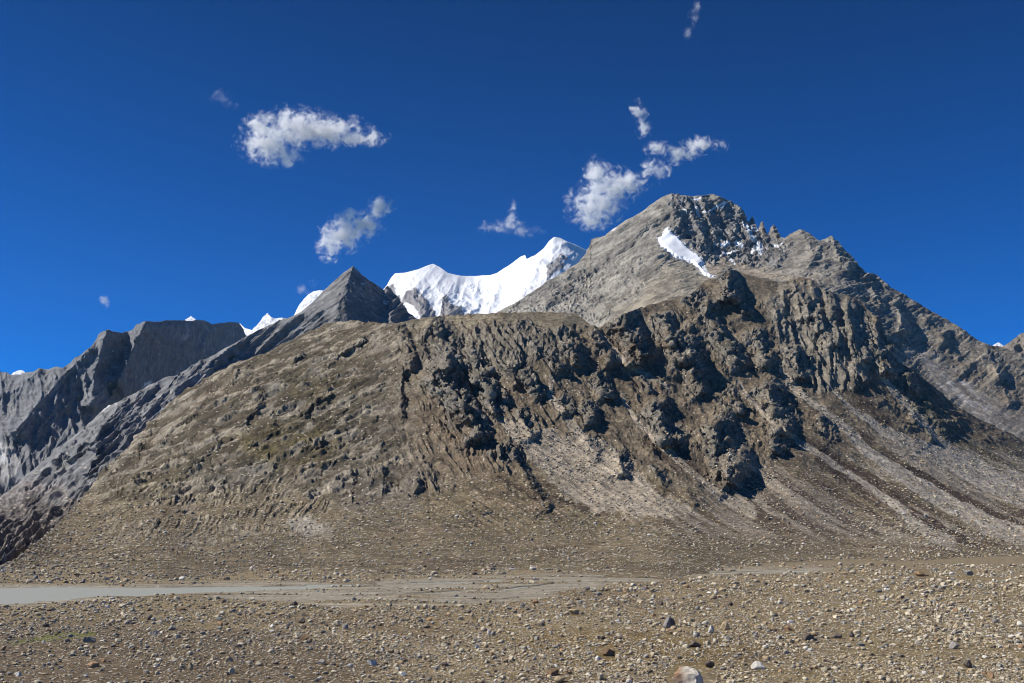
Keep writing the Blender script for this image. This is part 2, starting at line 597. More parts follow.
X, Y = h.X, h.Y
P, n = h.points()
q = P / U

# where bare rock stands, where scree and debris lie
below = Y - np.interp(X, [0, 100, 200, 300, 400, 500, 600, 700, 800, 900, 1024], [480, 500, 505, 492, 505, 470, 470, 490, 470, 440, 450])
rockm = 1 - smooth(-14, 10, below + 10 * fbm(q / 40, 3))
fans = np.zeros(h.sh)
FANS = [
    h.area([(492, 408), (512, 420), (545, 430), (575, 440), (602, 444), (630, 466), (658, 494), (705, 518), (612, 517), (568, 497), (538, 470), (514, 443)], 4),
    h.line([(600, 332), (606, 345), (620, 358), (645, 374), (668, 388)], [1.5, 2, 3, 3, 2], 1.2, .45),
    h.line([(552, 378), (550, 395), (556, 404), (566, 418), (582, 440), (600, 452)], [2, 3, 3, 4, 6, 8], 1.2, .45),
    h.line([(622, 394), (634, 418), (658, 442), (690, 470), (720, 494), (748, 512)], [2, 2.5, 3, 3.5, 5, 9], 1.2, .45),
    h.line([(738, 384), (757, 406), (775, 424), (800, 444), (850, 474), (890, 502), (922, 530), (950, 545)], [2, 2.5, 2.5, 3, 3, 4, 5, 7], 1.2, .45),
    h.line([(830, 385), (850, 408), (878, 428), (902, 440), (940, 456), (985, 480), (1030, 499), (1100, 520)], [1.5, 3, 4, 6, 9, 10, 12, 12], 1.2, .45),
    h.line([(878, 372), (895, 394), (914, 414), (930, 432), (952, 450), (988, 470), (1030, 486), (1100, 508)], [1.5, 3, 3.5, 4, 5, 7, 8, 8], 1.2, .45),
    h.line([(780, 372), (800, 394), (840, 424), (862, 446), (902, 476), (950, 505), (1000, 530), (1040, 542)], [1.5, 3, 4, 5, 7, 9, 10, 8], 1.2, .45),
    h.area([(735, 440), (770, 470), (830, 500), (880, 524), (930, 545), (860, 540), (800, 520), (750, 500), (715, 470)], 7),
    h.line([(560, 316), (570, 314)], [1, 1], 1.2, .45),
]
chutes = np.zeros(h.sh)
for k, m in enumerate(FANS):
    fans = np.maximum(fans, m)
    if k != 8:
        chutes = np.maximum(chutes, m)
chutes = smooth(.25, .75, chutes)
rockm *= 1 - 0.93 * fans
crag = blur(h.crag, 3) * smooth(-.75, .1, fbm(q / 24 + 61, 3))
cliff = h.area([(395, 332), (420, 326), (560, 324), (580, 330), (560, 356), (520, 372), (470, 380), (420, 370)], 8)
scarp = h.area([(775, 282), (850, 298), (885, 340), (860, 385), (815, 395), (780, 350), (765, 315)], 8)
crag = np.clip(np.maximum(np.maximum(crag, .8 * cliff), .8 * scarp), 0, 1)
heathm = np.zeros(h.sh)
HEATHS = [
    (h.area([(800, 436), (850, 463), (900, 498), (958, 530), (998, 545), (945, 545), (905, 524), (862, 492), (815, 466)], 4), HEATH, 1),
    (h.area([(842, 424), (900, 462), (960, 492), (1030, 514), (1060, 535), (1010, 528), (960, 508), (900, 482)], 4), HEATH, .9),
    (h.area([(640, 438), (682, 450), (720, 480), (775, 506), (812, 524), (765, 518), (704, 492)], 4), HEATH, .75),
    (h.area([(845, 378), (860, 382), (880, 420), (900, 436), (876, 428), (856, 408)], 3), HEATH, .75),
    (h.area([(895, 384), (925, 396), (960, 430), (1024, 452), (1060, 480), (990, 466), (940, 440), (912, 408)], 6), (0.12, 0.11, 0.07), .75),
    (h.area([(400, 395), (440, 402), (470, 440), (500, 470), (520, 495), (480, 490), (450, 470), (415, 440)], 10), BROWN, .6),
    (h.line([(500, 478), (540, 496), (580, 506), (608, 514)], [2, 3, 3, 2]), HEATH, .8),
    (h.area([(228, 432), (270, 426), (330, 424), (345, 440), (320, 462), (280, 470), (240, 462)], 12), OLIVE, .75),
    (h.area([(280, 380), (320, 372), (350, 380), (330, 398), (290, 400)], 9), OLIVE, .55),
    (h.area([(100, 490), (150, 470), (200, 462), (215, 474), (170, 492), (120, 520)], 9), OLIVE, .55),
    (h.area([(640, 520), (760, 512), (900, 545), (1000, 547), (900, 556), (700, 540)], 7), BROWN, .6),
    (h.area([(560, 330), (640, 350), (700, 400), (690, 430), (640, 400), (590, 370)], 12), BROWN, .4),
    (h.area([(330, 470), (420, 460), (420, 520), (340, 520)], 12), (0.17, 0.15, 0.125), .6),
    (h.area([(180, 470), (270, 462), (280, 480), (200, 490)], 10), (0.16, 0.15, 0.13), .6),
]
# relief: beds and blocks on the bare rock, rills on the debris slopes
left = 1 - smooth(360, 450, X + 8 * fbm(q / 60, 2))
NL, NR = (-0.44, -0.20, 0.83), (0.30, 0.2, 0.75)
bedl = slab_coords(q, NL, 3.2)
bedr = slab_coords(q, NR, 1.8)
big = ridged(q / 46, 3) - 0.7
bl, vl = blocks(q, NL, 7.0, .30, 2.4)
br, vr = blocks(q, NR, 9.0, .22, 1.5, 3)
bs_, vs = blocks(q, NR, 4.2, .20, 1.4, 8)
broken = smooth(-.5, .4, fbm(q / 34 + 21, 3))
slabn = fbm(slab_coords(q, NL, 3.4) / 9 + 71, 4, .62)
slabm = smooth(-.12, .22, slabn + .25 * fbm(q / 45 + 12, 2))
hl = slabm * (facets(bedl, 9, .30, seed=4) + facets(bedl, 4.2, .34, seed=9)) + beds(q, NL, 11, .40) + beds(q, NL, 4.6, .45, 1.6, 5.0) + bl * (.4 + broken) + .8 * (ridged(bedl / 15, 4) - .75) + .45 * fbm(bedl / 3, 3, .6)
gul = np.stack([0.96 * q[..., 0] + 0.27 * q[..., 1], (-0.27 * q[..., 0] + .96 * q[..., 1]) / 5, q[..., 2] / 4], -1)
fct = facets(q, 26, .30, (1, 1, 2.0), 2) + facets(q, 12, .32, (1, 1, 1.7), 5) + facets(q, 5.5, .26, (1, 1, 1.5), 6) + facets(q, 2.8, .26, seed=7)
flute = ridged(face_coords(h, 1, -.12, 15, 70), 4, .45) - .7 + .35 * (ridged(face_coords(h, .8, -.6, 7, 40), 2) - .7)
steep = np.interp(X, [450, 600, 800, 1000], [1.5, 1.15, .95, .7])     # fall lines lean more towards the right end
fl_ = Y - (steep * (X - 600))
jn = np.stack([X + .25 * Y, (Y - .55 * X) / 1.6, X * 0 + 8.8], -1)
rib = ridged(np.stack([fl_ / 21 + .5 * fbm(q / 40 + 77, 3), (X + Y) / 95, X * 0], -1), 4, .52) - .72
rib2 = ridged(np.stack([fl_ / 9 + .5 * fbm(q / 25 + 78, 3), (X + Y) / 40, X * 0 + 4], -1), 3, .5) - .7
hr = 4.6 * rib * (.45 + .7 * crag) + 1.5 * rib2 * (.12 + .9 * crag) + crag * (facets(jn, 18, .13, seed=2) + facets(jn, 8.5, .22, seed=5) + facets(jn, 4.4, .34, seed=6) + facets(jn, 2.4, .36, seed=7))
hr = hr + (.3 + .7 * crag) * (facets(jn, 6, .10, seed=13) + facets(jn, 3, .14, seed=14)) + (br + bs_) * (.12 + .10 * crag) + .35 * fbm(q / 3, 3, .6)
hr = hr * (1 - .8 * scarp) + scarp * 5.5 * flute + .5 * scarp * facets(q, 7, .3, (1, 1, 1.6), 11)
rough = left * hl + (1 - left) * hr + .8 * big * (1 - scarp)
rim = h.area([(395, 326), (410, 319), (560, 313), (580, 316), (600, 330), (560, 324), (470, 323), (420, 325)], 2.0)
rockh = rockm * (1 - 0.75 * rim)
across = np.where(X < 430, 0.99 * P[..., 0] - 0.115 * P[..., 1], 0.955 * P[..., 0] + 0.295 * P[..., 1]) / U
along = np.where(X < 430, -0.115 * P[..., 0] - 0.99 * P[..., 1], 0.295 * P[..., 0] - 0.955 * P[..., 1]) / U
rc = np.where((X < 430)[..., None], np.stack([(X + (.80 + .0012 * X) * Y) / 11 + .75 * fbm(q / 40 + 90, 3), (X - Y) / 120, X * 0], -1), np.stack([(Y - .62 * X) / 7 + .3 * fbm(q / 50 + 90, 2), (X + Y) / 140, X * 0], -1))
rillmask = np.where(X < 430, smooth(-40, -8, below) * (1 - smooth(535, 556, Y)) * (1 - smooth(300, 350, X)) * smooth(70, 130, X) * smooth(-.35, .3, fbm(q / 36 + 17, 3)), 0.42 * np.maximum(fans, smooth(-10, 20, below)) * (1 - smooth(520, 540, Y)))
rill = (ridged(rc, 3) - .7)
apron = smooth(500, 560, Y)
near = smooth(545, 575, Y)
hgt = U * (rockh * rough + 2.2 * rillmask * rill * (X >= 430) + (1 - rockm) * (0.9 * fbm(q / 14, 3) + 0.55 * fbm(q / 4, 3)) * (1 - .72 * near))
hgt += U * 2.2 * apron * (1 - near) * fbm(q / 60, 3)
rowstep = np.linalg.norm(np.gradient(P, axis=0), axis=-1) / U
hgt *= 1 - .75 * smooth(1.6, 4.5, rowstep)
hgt += U * 1.5 * rillmask * rill * (X < 430) * (1 - .75 * smooth(505, 545, Y))
h.move(hgt)

# colour
tone = fbm(q / 30, 4)
fine = left * (fbm(bedl / 6, 4, .65) + .8 * (vl - .5)) + (1 - left) * (fbm(q / 5, 4, .65) + .5 * (vs - .5) + .5 * (vr - .5))
h.col[:] = ROCK
h.paint(left * rockm, PALEROCK, .2)
h.paint((1 - left) * rockm, (0.165, .132, .098), .9)
h.paint((1 - left) * rockm * smooth(.1, .55, fbm(q / 50 + 40, 4)), (0.13, .10, .078), .7)
h.paint((1 - left) * rockm * smooth(.25, .7, crag), GREYROCK, .85)
h.paint(scarp * rockm, (.245, .225, .19), .6)
h.paint(left * smooth(.0, .5, fbm(q / 70 + 3, 4)) * rockm, BROWN, .6)
h.paint(smooth(.1, .6, fbm(bedl / 20 + 8, 4)) * left * rockm, (0.15, .13, .1), .6)
slope_flat = smooth(.55, .8, h.n[..., 2])
h.paint(slope_flat * rockm * (1 - left), SOIL, .3)
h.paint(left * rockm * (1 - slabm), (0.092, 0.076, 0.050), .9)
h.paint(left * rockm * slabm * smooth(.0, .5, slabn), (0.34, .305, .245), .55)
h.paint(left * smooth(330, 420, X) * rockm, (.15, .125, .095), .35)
h.paint(1 - rockm, SOIL)
h.paint((1 - rockm) * smooth(.1, .6, fbm(q / 40 + 9, 4)), BROWN, .45)
h.paint(fans * smooth(470, 560, X), (.262, .220, .168), .95)
h.paint(chutes, SCREE, .95)
h.paint(chutes * smooth(790, 880, X), GREYSCREE, .85)
for m, c, k in HEATHS:
    kk = m * smooth(-.55, .25, fbm(q / 18 + 4, 4))
    if c is HEATH:
        kk = m * (1 - .95 * chutes)
        rockm = rockm * (1 - .6 * kk)
        heathm = np.maximum(heathm, kk)
    h.paint(kk, c, k)
h.paint(rillmask * (X < 430) * smooth(.35, .9, ridged(rc * np.array([1.5, 1, 1]) + 3.3, 2)), (.38, .33, .25), .8)
h.paint(rillmask * (X < 430) * (1 - smooth(.1, .5, ridged(rc + 3.3, 2))), (.12, .10, .06), .4)
h.paint(h.area([(285, 524), (310, 520), (330, 532), (300, 536)], 5), (0.42, .39, .34), .8)
h.paint(h.line([(95, 505), (160, 505), (240, 530), (320, 528)], [2, 2, 4, 5], 3) * smooth(-.1, .5, fbm(q / 8, 3)), PALEROCK, .5)
h.paint(rim, (0.27, .232, .160), .7)
h.paint(rim * smooth(.05, .4, fbm(q / 6 + 33, 3)), (.16, .135, .09), .6)
for ln, w in (([(865, 490), (880, 500), (895, 514), (914, 532)], 1.0), ([(940, 505), (962, 508), (984, 520), (996, 540)], 1.0), ([(890, 512), (915, 530), (930, 542)], .9), ([(870, 470), (890, 486)], 1.4)):
    h.paint(h.line(ln, [w] * len(ln), 1.0, .4), (0.36, .31, .23), .8)
S_ = .8 * (X - 600) - .000425 * (X - 600) ** 2
vv_ = (Y - S_)
bandn = fbm(np.stack([vv_ / 9 + .35 * fbm(q / 60 + 14, 2), X / 170, X * 0 + 2], -1), 3, .6)
bandm = smooth(610, 700, X) * (1 - smooth(528, 546, Y + 8 * fbm(q / 30, 2))) * smooth(-35, 25, below) * (1 - .8 * crag) * (1 - smooth(.3, .6, rockm * crag))
h.paint(bandm * smooth(.08, .30, bandn) * (1 - chutes), (.30, .258, .205), .8)
h.paint(bandm * smooth(.05, .28, -bandn) * (1 - chutes), (.082, .060, .046), .75)
streak = fbm(rc * np.array([1.6, 1.0, 1]) + 7, 3)
h.col *= (1 + .32 * np.clip(streak, -1, 1) * np.maximum(fans, (1 - rockm) * (1 - apron)))[..., None]
h.col *= (1 + .30 * np.clip(tone, -1, 1) + .38 * np.clip(fine, -1, 1) * (.4 + .6 * rockm))[..., None]
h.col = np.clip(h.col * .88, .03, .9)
h.stones[:] = np.clip(.10 + .22 * fans + .30 * (1 - rockm) * (1 - fans), 0, .5)
h.stones *= 1 - .85 * heathm
mat_hill = rock_material('hill_rock', U, 0.95)
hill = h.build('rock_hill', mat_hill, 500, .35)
info(hill, 'broad brown rocky hill with dark broken cliffs, scree fans and olive patches, rising behind the river', 'hill', 'structure')
print('hill', round(time.time() - T0, 1))
# ---- the high rock peak with its snow patch, behind and to the right of the hill
UA = 3.0
hc = [(a, b) for a, b in crest]
pk_crest = [(470, 328), (485, 318), (500, 310), (515, 304), (527, 297), (545, 283), (560, 273), (577, 263), (586, 253), (590, 244), (591, 238), (605, 235.5), (613, 229), (625, 220),
            (640, 212), (655, 202), (662, 198), (668, 194.5), (673, 192.5), (683, 195), (697, 195.5), (712, 194), (720, 196), (730, 201), (740, 207), (744, 211), (746, 219), (749, 222),
            (751.5, 217), (753, 216.5), (755, 224), (758, 229), (761, 223), (763, 221.5), (765, 229), (768, 234), (771, 227), (774, 223.5), (777, 228), (781, 237), (785, 237.5), (790, 234), (794, 231.5),
            (799, 228.5), (805, 230.5), (812, 235), (819, 240.5), (826, 239), (831, 236), (838, 241), (845, 250), (855, 259), (861, 268), (867, 272.5), (877, 274), (890, 287), (905, 295),
            (915, 301), (930, 310), (945, 318.5), (957, 325), (965, 331), (975, 338), (985, 343.5), (993, 346), (1003, 347), (1012, 352), (1030, 362), (1110, 400)]
pk_foot = [(470, 334), (500, 328), (600, 345), (640, 330), (690, 318), (728, 300), (800, 300), (850, 316), (878, 345), (900, 390), (960, 435), (1024, 465), (1110, 505)]
pk_ctrl = [(470, 334, 2650), (500, 311, 2750), (545, 283, 2850), (560, 310, 2580), (590, 240, 3050), (600, 290, 2720), (600, 335, 2350), (640, 212, 3050), (640, 250, 2820), (650, 300, 2330),
           (672, 193, 3080), (672, 230, 2880), (690, 275, 2560), (690, 310, 2200), (700, 262, 2780), (720, 270, 2620), (712, 195, 3110), (712, 235, 2950), (740, 262, 2800), (745, 215, 3130),
           (760, 230, 3060), (775, 262, 2780), (800, 230, 3050), (800, 278, 2480), (832, 237, 2900), (845, 285, 2420), (866, 273, 2760), (880, 320, 2330), (915, 301, 2700), (905, 350, 2300),
           (960, 327, 2650), (940, 385, 2180), (1000, 347, 2600), (980, 410, 2120), (1024, 440, 2050), (1024, 370, 2480), (1110, 400, 2450), (1110, 500, 1950)]
a = Face(470, 1105, 0.6, 290, pk_crest, pk_foot, pk_ctrl, UA)
a.ragged = .5
for pts, amp, wl, wr in [
        ([(672, 193), (671, 206), (673, 218), (669, 230)], 14, 24, 12), ([(686, 196), (691, 212), (700, 232), (706, 246)], 16, 9, 8), ([(702, 196), (708, 214), (716, 238)], 15, 8, 8),
        ([(718, 198), (724, 216), (732, 240)], 14, 9, 8), ([(741, 208), (744, 222), (750, 238)], 22, 12, 9), ([(678, 225), (690, 242), (704, 256)], 12, 8, 7),
        ([(752, 217), (753, 226), (756, 236)], 8, 4, 5), ([(763, 222), (764, 234), (768, 246)], 9, 5, 5), ([(774, 224), (776, 236), (780, 248)], 10, 6, 6),
        ([(800, 229), (806, 240), (814, 252)], 14, 12, 8), ([(832, 236), (836, 254), (846, 268)], 16, 18, 10), ([(866, 273), (872, 290), (882, 304)], 14, 12, 9),
        ([(897, 303), (901, 316), (903, 330)], 22, 12, 9), ([(915, 301), (928, 322), (945, 338)], 12, 14, 10), ([(930, 320), (945, 345), (965, 366)], 10, 14, 10), ([(960, 328), (975, 352), (1000, 372)], 12, 16, 12),
        ([(985, 344), (1000, 380), (1010, 402)], 12, 12, 10), ([(820, 250), (812, 262), (800, 274)], 8, 10, 5), ([(850, 262), (846, 276), (852, 288)], 9, 10, 6), ([(790, 240), (782, 254), (772, 266)], 8, 9, 5),
        ([(672, 214), (650, 223), (625, 244), (600, 263), (570, 285), (548, 304)], 6, 10, 5), ([(668, 256), (642, 280), (620, 300), (604, 316)], 7, 12, 4), ([(640, 262), (615, 285), (590, 305)], 4, 9, 3.5)]:
    a.spur(pts, amp, wl, wr, .45)
P, n = a.points()
q = P / UA
X, Y = a.X, a.Y
bed = slab_coords(q, (-0.55, 0.1, 0.8), 3.0)
face = a.area([(671, 193), (746, 206), (752, 225), (782, 240), (775, 262), (745, 268), (712, 262), (690, 244), (672, 232)], 4)
lowdebris = a.line([(925, 358), (950, 384), (976, 404), (1030, 430), (1100, 462)], [4, 9, 12, 16, 20], 5)
bench = a.area([(700, 262), (740, 262), (790, 276), (830, 284), (790, 282), (745, 276), (728, 270), (720, 280), (706, 284)], 3)
lowl = a.area([(600, 330), (640, 290), (668, 262), (700, 272), (715, 285), (690, 300), (640, 312), (610, 335)], 5)
sm = np.clip(lowdebris + bench + .6 * lowl, 0, 1)
NA = (-0.55, 0.1, 0.8)
ba, va = blocks(q, NA, 6.0, .28, 2.2)
hgt = 1.2 * (ridged(bed / 22, 4) - .75) + beds(q, NA, 9, .24) + beds(q, NA, 4, .30, 1.4, 3.0) + .7 * ba + .5 * fbm(bed / 3, 3) + 1.2 * fbm(q / 30, 3)
vert = 1.1 * (ridged(np.stack([q[..., 0] / 5, q[..., 1] / 12, q[..., 2] / 40], -1), 3) - .7) * a.area([(500, 330), (520, 300), (590, 262), (650, 250), (640, 290), (600, 325)], 6)
hgt = (hgt + vert) * (1 - .5 * smooth(850, 920, X))
hgt = hgt * (1 - .7 * sm) + face * (2.6 * (ridged(q / np.array([9, 14, 26]), 4) - .7) + 1.0 * fbm(q / 4, 3))
crestw = smooth(.93, 1.0, a.T)
a.move(UA * hgt * (1 - .35 * crestw))
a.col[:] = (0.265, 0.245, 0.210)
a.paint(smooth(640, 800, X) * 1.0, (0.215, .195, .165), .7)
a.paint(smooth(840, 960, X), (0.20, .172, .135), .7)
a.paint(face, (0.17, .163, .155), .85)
a.paint(lowl, (0.27, .235, .175), .7)
a.paint(bench, (0.27, .225, .17), .8)
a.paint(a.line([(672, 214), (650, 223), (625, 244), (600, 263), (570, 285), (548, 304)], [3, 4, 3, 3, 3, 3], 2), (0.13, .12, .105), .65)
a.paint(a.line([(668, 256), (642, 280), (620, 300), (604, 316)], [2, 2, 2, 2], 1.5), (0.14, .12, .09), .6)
a.paint(lowdebris, (0.28, .245, .205), .7)
a.paint(lowdebris * smooth(.1, .5, fbm(q / 9, 3)) * (1 - smooth(975, 1000, X)), (0.46, .43, .39), .75)
a.paint(a.area([(930, 380), (990, 400), (1024, 425), (1100, 460), (1100, 410), (1000, 372), (950, 350)], 8) * smooth(-.2, .5, fbm(q / 16, 4)), (0.15, .115, .08), .55)
a.paint(a.area([(790, 233), (815, 238), (800, 255), (775, 270)], 5), (0.16, .145, .13), .5)
a.col *= (1 + .30 * np.clip(fbm(q / 20, 4), -1, 1) + .34 * np.clip(fbm(bed / 6, 4, .65) + .6 * (va - .5), -1, 1))[..., None]
snowlines = np.zeros(a.sh)
for ln, w in (([(744, 220), (748, 228), (755, 240), (758, 246)], [1.0, 2.2, 2.2, 1.2]), ([(752, 252), (760, 247), (762, 254)], [1, 3, 1.5]), ([(704, 212), (716, 209), (726, 203), (722, 210)], [.7, 1.0, 1.4, 1]),
              ([(716, 244), (722, 246), (730, 243)], [1.2, 2.0, 1]), ([(717, 257), (726, 253), (738, 251)], [1, 2, 1]), ([(735, 243), (742, 245)], [1.2, 1.5]), ([(692, 199), (703, 197)], [.7, .7]), ([(775, 244), (781, 242)], [1.3, 1.3]),
              ([(753, 226), (757, 229)], [1.6, 1.6]), ([(682, 203), (686, 214)], [.6, .6]), ([(612, 230), (617, 228)], [.8, .8]), ([(730, 260), (734, 264)], [1, 1]), ([(696, 204), (700, 214), (703, 220)], [.5, .8, .5])):
    snowlines = np.maximum(snowlines, a.line(ln, w, .7, .6))
snowspeck = face * smooth(.42, .7, fbm(q / 7 + 3, 4)) * smooth(.25, .5, a.n[..., 2])
a.paint(np.clip(snowlines + .35 * snowspeck, 0, 1), SNOW, .92)
spoly0 = [(664, 230), (668, 228), (673, 234), (681, 241), (690, 248), (697, 253), (702, 258), (705, 264), (708, 272), (716, 276.5), (709, 277.5), (700, 271), (690, 262), (683, 259.5), (676, 258), (668, 252), (661, 247), (657, 240), (662, 238)]
fringe = poly_sdf(X + .4 * (a.wx - X), Y + .4 * (a.wy - Y), spoly0)
a.paint(smooth(-1.6, 1.0, fringe + 1.8 * fbm(q / 3.5 + 8, 3)) * (fringe > -4), SNOW, .9)
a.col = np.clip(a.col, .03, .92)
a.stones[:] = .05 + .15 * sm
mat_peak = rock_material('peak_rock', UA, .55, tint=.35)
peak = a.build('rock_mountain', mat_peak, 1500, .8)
info(peak, 'highest grey rock peak with small rock spires and one bright snow patch below its summit', 'mountain', 'structure')

# the snow patch: a sheet of snow metres thick lying on the bench under the summit face
spoly = [(664, 230), (668, 228), (673, 234), (681, 241), (690, 248), (697, 253), (702, 258), (705, 264), (700, 267), (708, 272), (716, 276.5), (709, 277.5), (700, 271), (690, 262), (683, 259.5), (676, 258), (668, 252), (661, 247), (657, 240), (662, 238)]
rows = np.where((Y[:, 300] < 300) & (Y[:, 300] > 205))[0]
cols = np.where((a.X[0] > 648) & (a.X[0] < 724))[0]
slc = (slice(0, a.sh[0]), slice(cols[0], cols[-1] + 1))
sd = poly_sdf((X + .35 * (a.wx - X))[slc], (Y + .35 * (a.wy - Y))[slc], spoly) + .9 * fbm(q[slc] / 4 + 5, 3) + .5
th = np.clip(smooth(-.6, 3.0, sd), 0, 1)
Psm = blur(a.P[slc], 30)
wgt = smooth(0, 2, sd)[..., None]
Ps = a.P[slc] * (1 - wgt) + Psm * wgt
Ps = Ps + np.array([0, -.75, .66]) * ((th * 8 - 2.0) * (sd > -2.5))[..., None]
gq = grid_quads(*sd.shape)
keep = (sd > -1.2).ravel()[gq].all(1)
gq = gq[keep]
used, inv = np.unique(gq.ravel(), return_inverse=True)
snowm = bpy.data.materials.new('snow')
nt = nodes(snowm)
L = nt.links.new
o_ = N(nt, 'ShaderNodeOutputMaterial')
b_ = N(nt, 'ShaderNodeBsdfPrincipled')
b_.inputs['Base Color'].default_value = (.78, .80, .84, 1)
b_.inputs['Roughness'].default_value = .7
L(b_.outputs[0], o_.inputs[0])
patch = mesh_obj('snow_patch', Ps.reshape(-1, 3)[used], inv.reshape(-1, 4), snowm, parent=peak)
patch['label'] = 'bright snow patch on the bench below the summit'
print('peak', round(time.time() - T0, 1))
# ---- the pyramid peak and the long grey spur that falls from it to the left
UC = 2.6
c_crest = [(-60, 545), (-20, 512), (0, 497), (30, 473), (50, 456), (70, 437), (85, 425), (100, 412), (108, 405), (116, 404), (125, 399), (150, 385), (180, 372), (200, 361), (215, 353),
           (240, 340), (270, 325), (300, 312), (310, 305), (322, 292), (335, 280), (345, 271), (353, 265.5), (362, 275), (375, 284), (384, 290), (387, 286), (393, 291), (402, 303), (412, 316), (440, 335)]
c_foot = [(-60, 575), (0, 572), (40, 560), (80, 530), (115, 490), (150, 450), (200, 405), (255, 372), (310, 346), (345, 335), (400, 340), (440, 345)]
c_ctrl = [(-60, 545, 1250), (0, 497, 1500), (30, 473, 1650), (70, 437, 1800), (112, 404, 2000), (150, 385, 2130), (200, 361, 2260), (240, 340, 2360), (300, 312, 2560), (353, 266, 2800), (386, 289, 2950), (440, 335, 2800),
          (-60, 572, 330), (0, 568, 400), (0, 535, 950), (40, 540, 900), (60, 500, 1250), (100, 450, 1600), (100, 490, 1300), (150, 420, 1800), (180, 400, 1950), (230, 365, 2340), (270, 350, 2490), (300, 332, 2610),
          (320, 312, 2560), (345, 290, 2560), (330, 330, 2420), (345, 325, 2420), (375, 312, 2640), (395, 320, 2620)]
c = Face(-60, 438, 0.7, 230, c_crest, c_foot, c_ctrl, UC)
c.ragged = .25
for pts, amp, wl, wr in [
        ([(353, 266), (348, 282), (341, 298), (334, 316)], 34, 24, 34), ([(386, 286), (388, 300), (392, 322)], 12, 4, 8), ([(402, 304), (396, 316), (394, 326)], 12, 12, 6),
        ([(365, 280), (366, 298), (372, 318)], 6, 6, 8), ([(310, 306), (288, 322), (268, 340), (250, 358)], 12, 6, 14), ([(240, 341), (222, 352), (205, 366)], 14, 4, 12),
        ([(102, 414), (88, 436), (72, 456)], 16, 9, 10), ([(122, 402), (110, 420), (92, 442)], 20, 10, 11), ([(84, 428), (62, 452), (44, 472), (24, 490)], 12, 10, 7), ([(140, 392), (122, 420), (104, 448)], 7, 8, 6),
        ([(98, 448), (92, 462), (88, 472)], 14, 8, 7), ([(152, 386), (134, 412), (120, 430)], 7, 9, 6), ([(178, 374), (160, 396), (146, 412)], 7, 10, 5), ([(60, 470), (42, 490), (24, 506)], 7, 9, 6),
        ([(200, 362), (188, 376), (176, 390)], 6, 8, 5), ([(312, 308), (324, 300), (336, 292)], 3, 8, 4), ([(336, 300), (324, 308), (312, 318)], 5, 8, 4), ([(326, 314), (316, 322), (308, 330)], 5, 7, 4)]:
    c.spur(pts, amp * (2.6 if pts[0][0] < 290 else 1), wl, wr, .15 if pts[0][0] > 330 else .4)
P, n = c.points()
q = P / UC
bed = slab_coords(q, (-0.6, .1, .75), 3.2)
deb = c.area([(-60, 520), (10, 500), (30, 494), (60, 505), (90, 500), (60, 540), (-60, 600)], 5)
NC = (-0.6, .1, .75)
bc, vc = blocks(q, NC, 6.0, .26, 2.6)
hgt = (1.4 * (ridged(bed / 18, 4) - .75) + beds(q, NC, 9, .22) + beds(q, NC, 4, .28, 1.4, 3.0) + .6 * bc + .4 * fbm(bed / 3, 3) + 1.5 * fbm(q / 26, 3)) * (1 - .75 * deb)
pyr = c.area([(300, 312), (353, 264), (388, 286), (400, 330), (330, 336)], 6)
lines = 1.5 * (ridged(face_coords(c, .62, .78, 9, 80), 4, .5) - .7) + .5 * fbm(face_coords(c, .7, .7, 3, 16), 3)
pl = 1.1 * (ridged(face_coords(c, .6, .8, 6, 50), 3, .5) - .7)
pr_ = .9 * (ridged(face_coords(c, .95, -.3, 9, 60), 3, .5) - .7)
arete = smooth(-5, 5, c.X - np.interp(c.Y, [262, 282, 298, 318], [353, 348, 341, 333]))
hgt = .45 * hgt * (1 - pyr) + (1 - pyr) * 1.7 * lines + pyr * (pl * (1 - arete) + pr_ * arete + .3 * fbm(q / np.array([3, 15, 3]), 3)) + deb * (1.5 * fbm(q / np.array([14, 70, 14]), 4) + .5 * fbm(q / np.array([3, 18, 3]), 3))
c.move(UC * hgt * (1 - .5 * smooth(.93, 1, c.T)))
c.col[:] = (0.185, .186, .188)
c.paint(smooth(.1, .6, fbm(bed / 16, 4)), (.28, .277, .27), .6)
c.paint(smooth(300, 345, c.X), (.165, .157, .15), .6)
c.paint(deb, (.10, .083, .074), .85)
c.paint(c.area([(0, 482), (40, 478), (80, 490), (60, 500), (20, 496), (-30, 520), (-60, 510)], 5), (.24, .21, .19), .7)
c.paint(c.line([(104, 409), (112, 404), (117, 405)], [1.5, 2.5, 1.5], 1), (.55, .55, .56), .8)
c.col *= (1 + .28 * np.clip(fbm(q / 14, 4), -1, 1) + .32 * np.clip(fbm(bed / 5, 4, .65) + .6 * (vc - .5), -1, 1))[..., None]
c.paint(smooth(.48, .62, fbm(q / 6 + 4, 3)) * smooth(345, 352, c.X) * smooth(320, 300, c.Y), SNOW, .7)
c.col = np.clip(c.col, .03, .9)
c.stones[:] = .05 + .3 * deb
mat_grey = rock_material('grey_rock', UC, .55, tint=.3)
info(c.build('pyramid_mountain', mat_grey, 900, .8), 'dark grey pyramid peak with a long streaked spur falling to the valley beside the hill', 'mountain', 'structure')

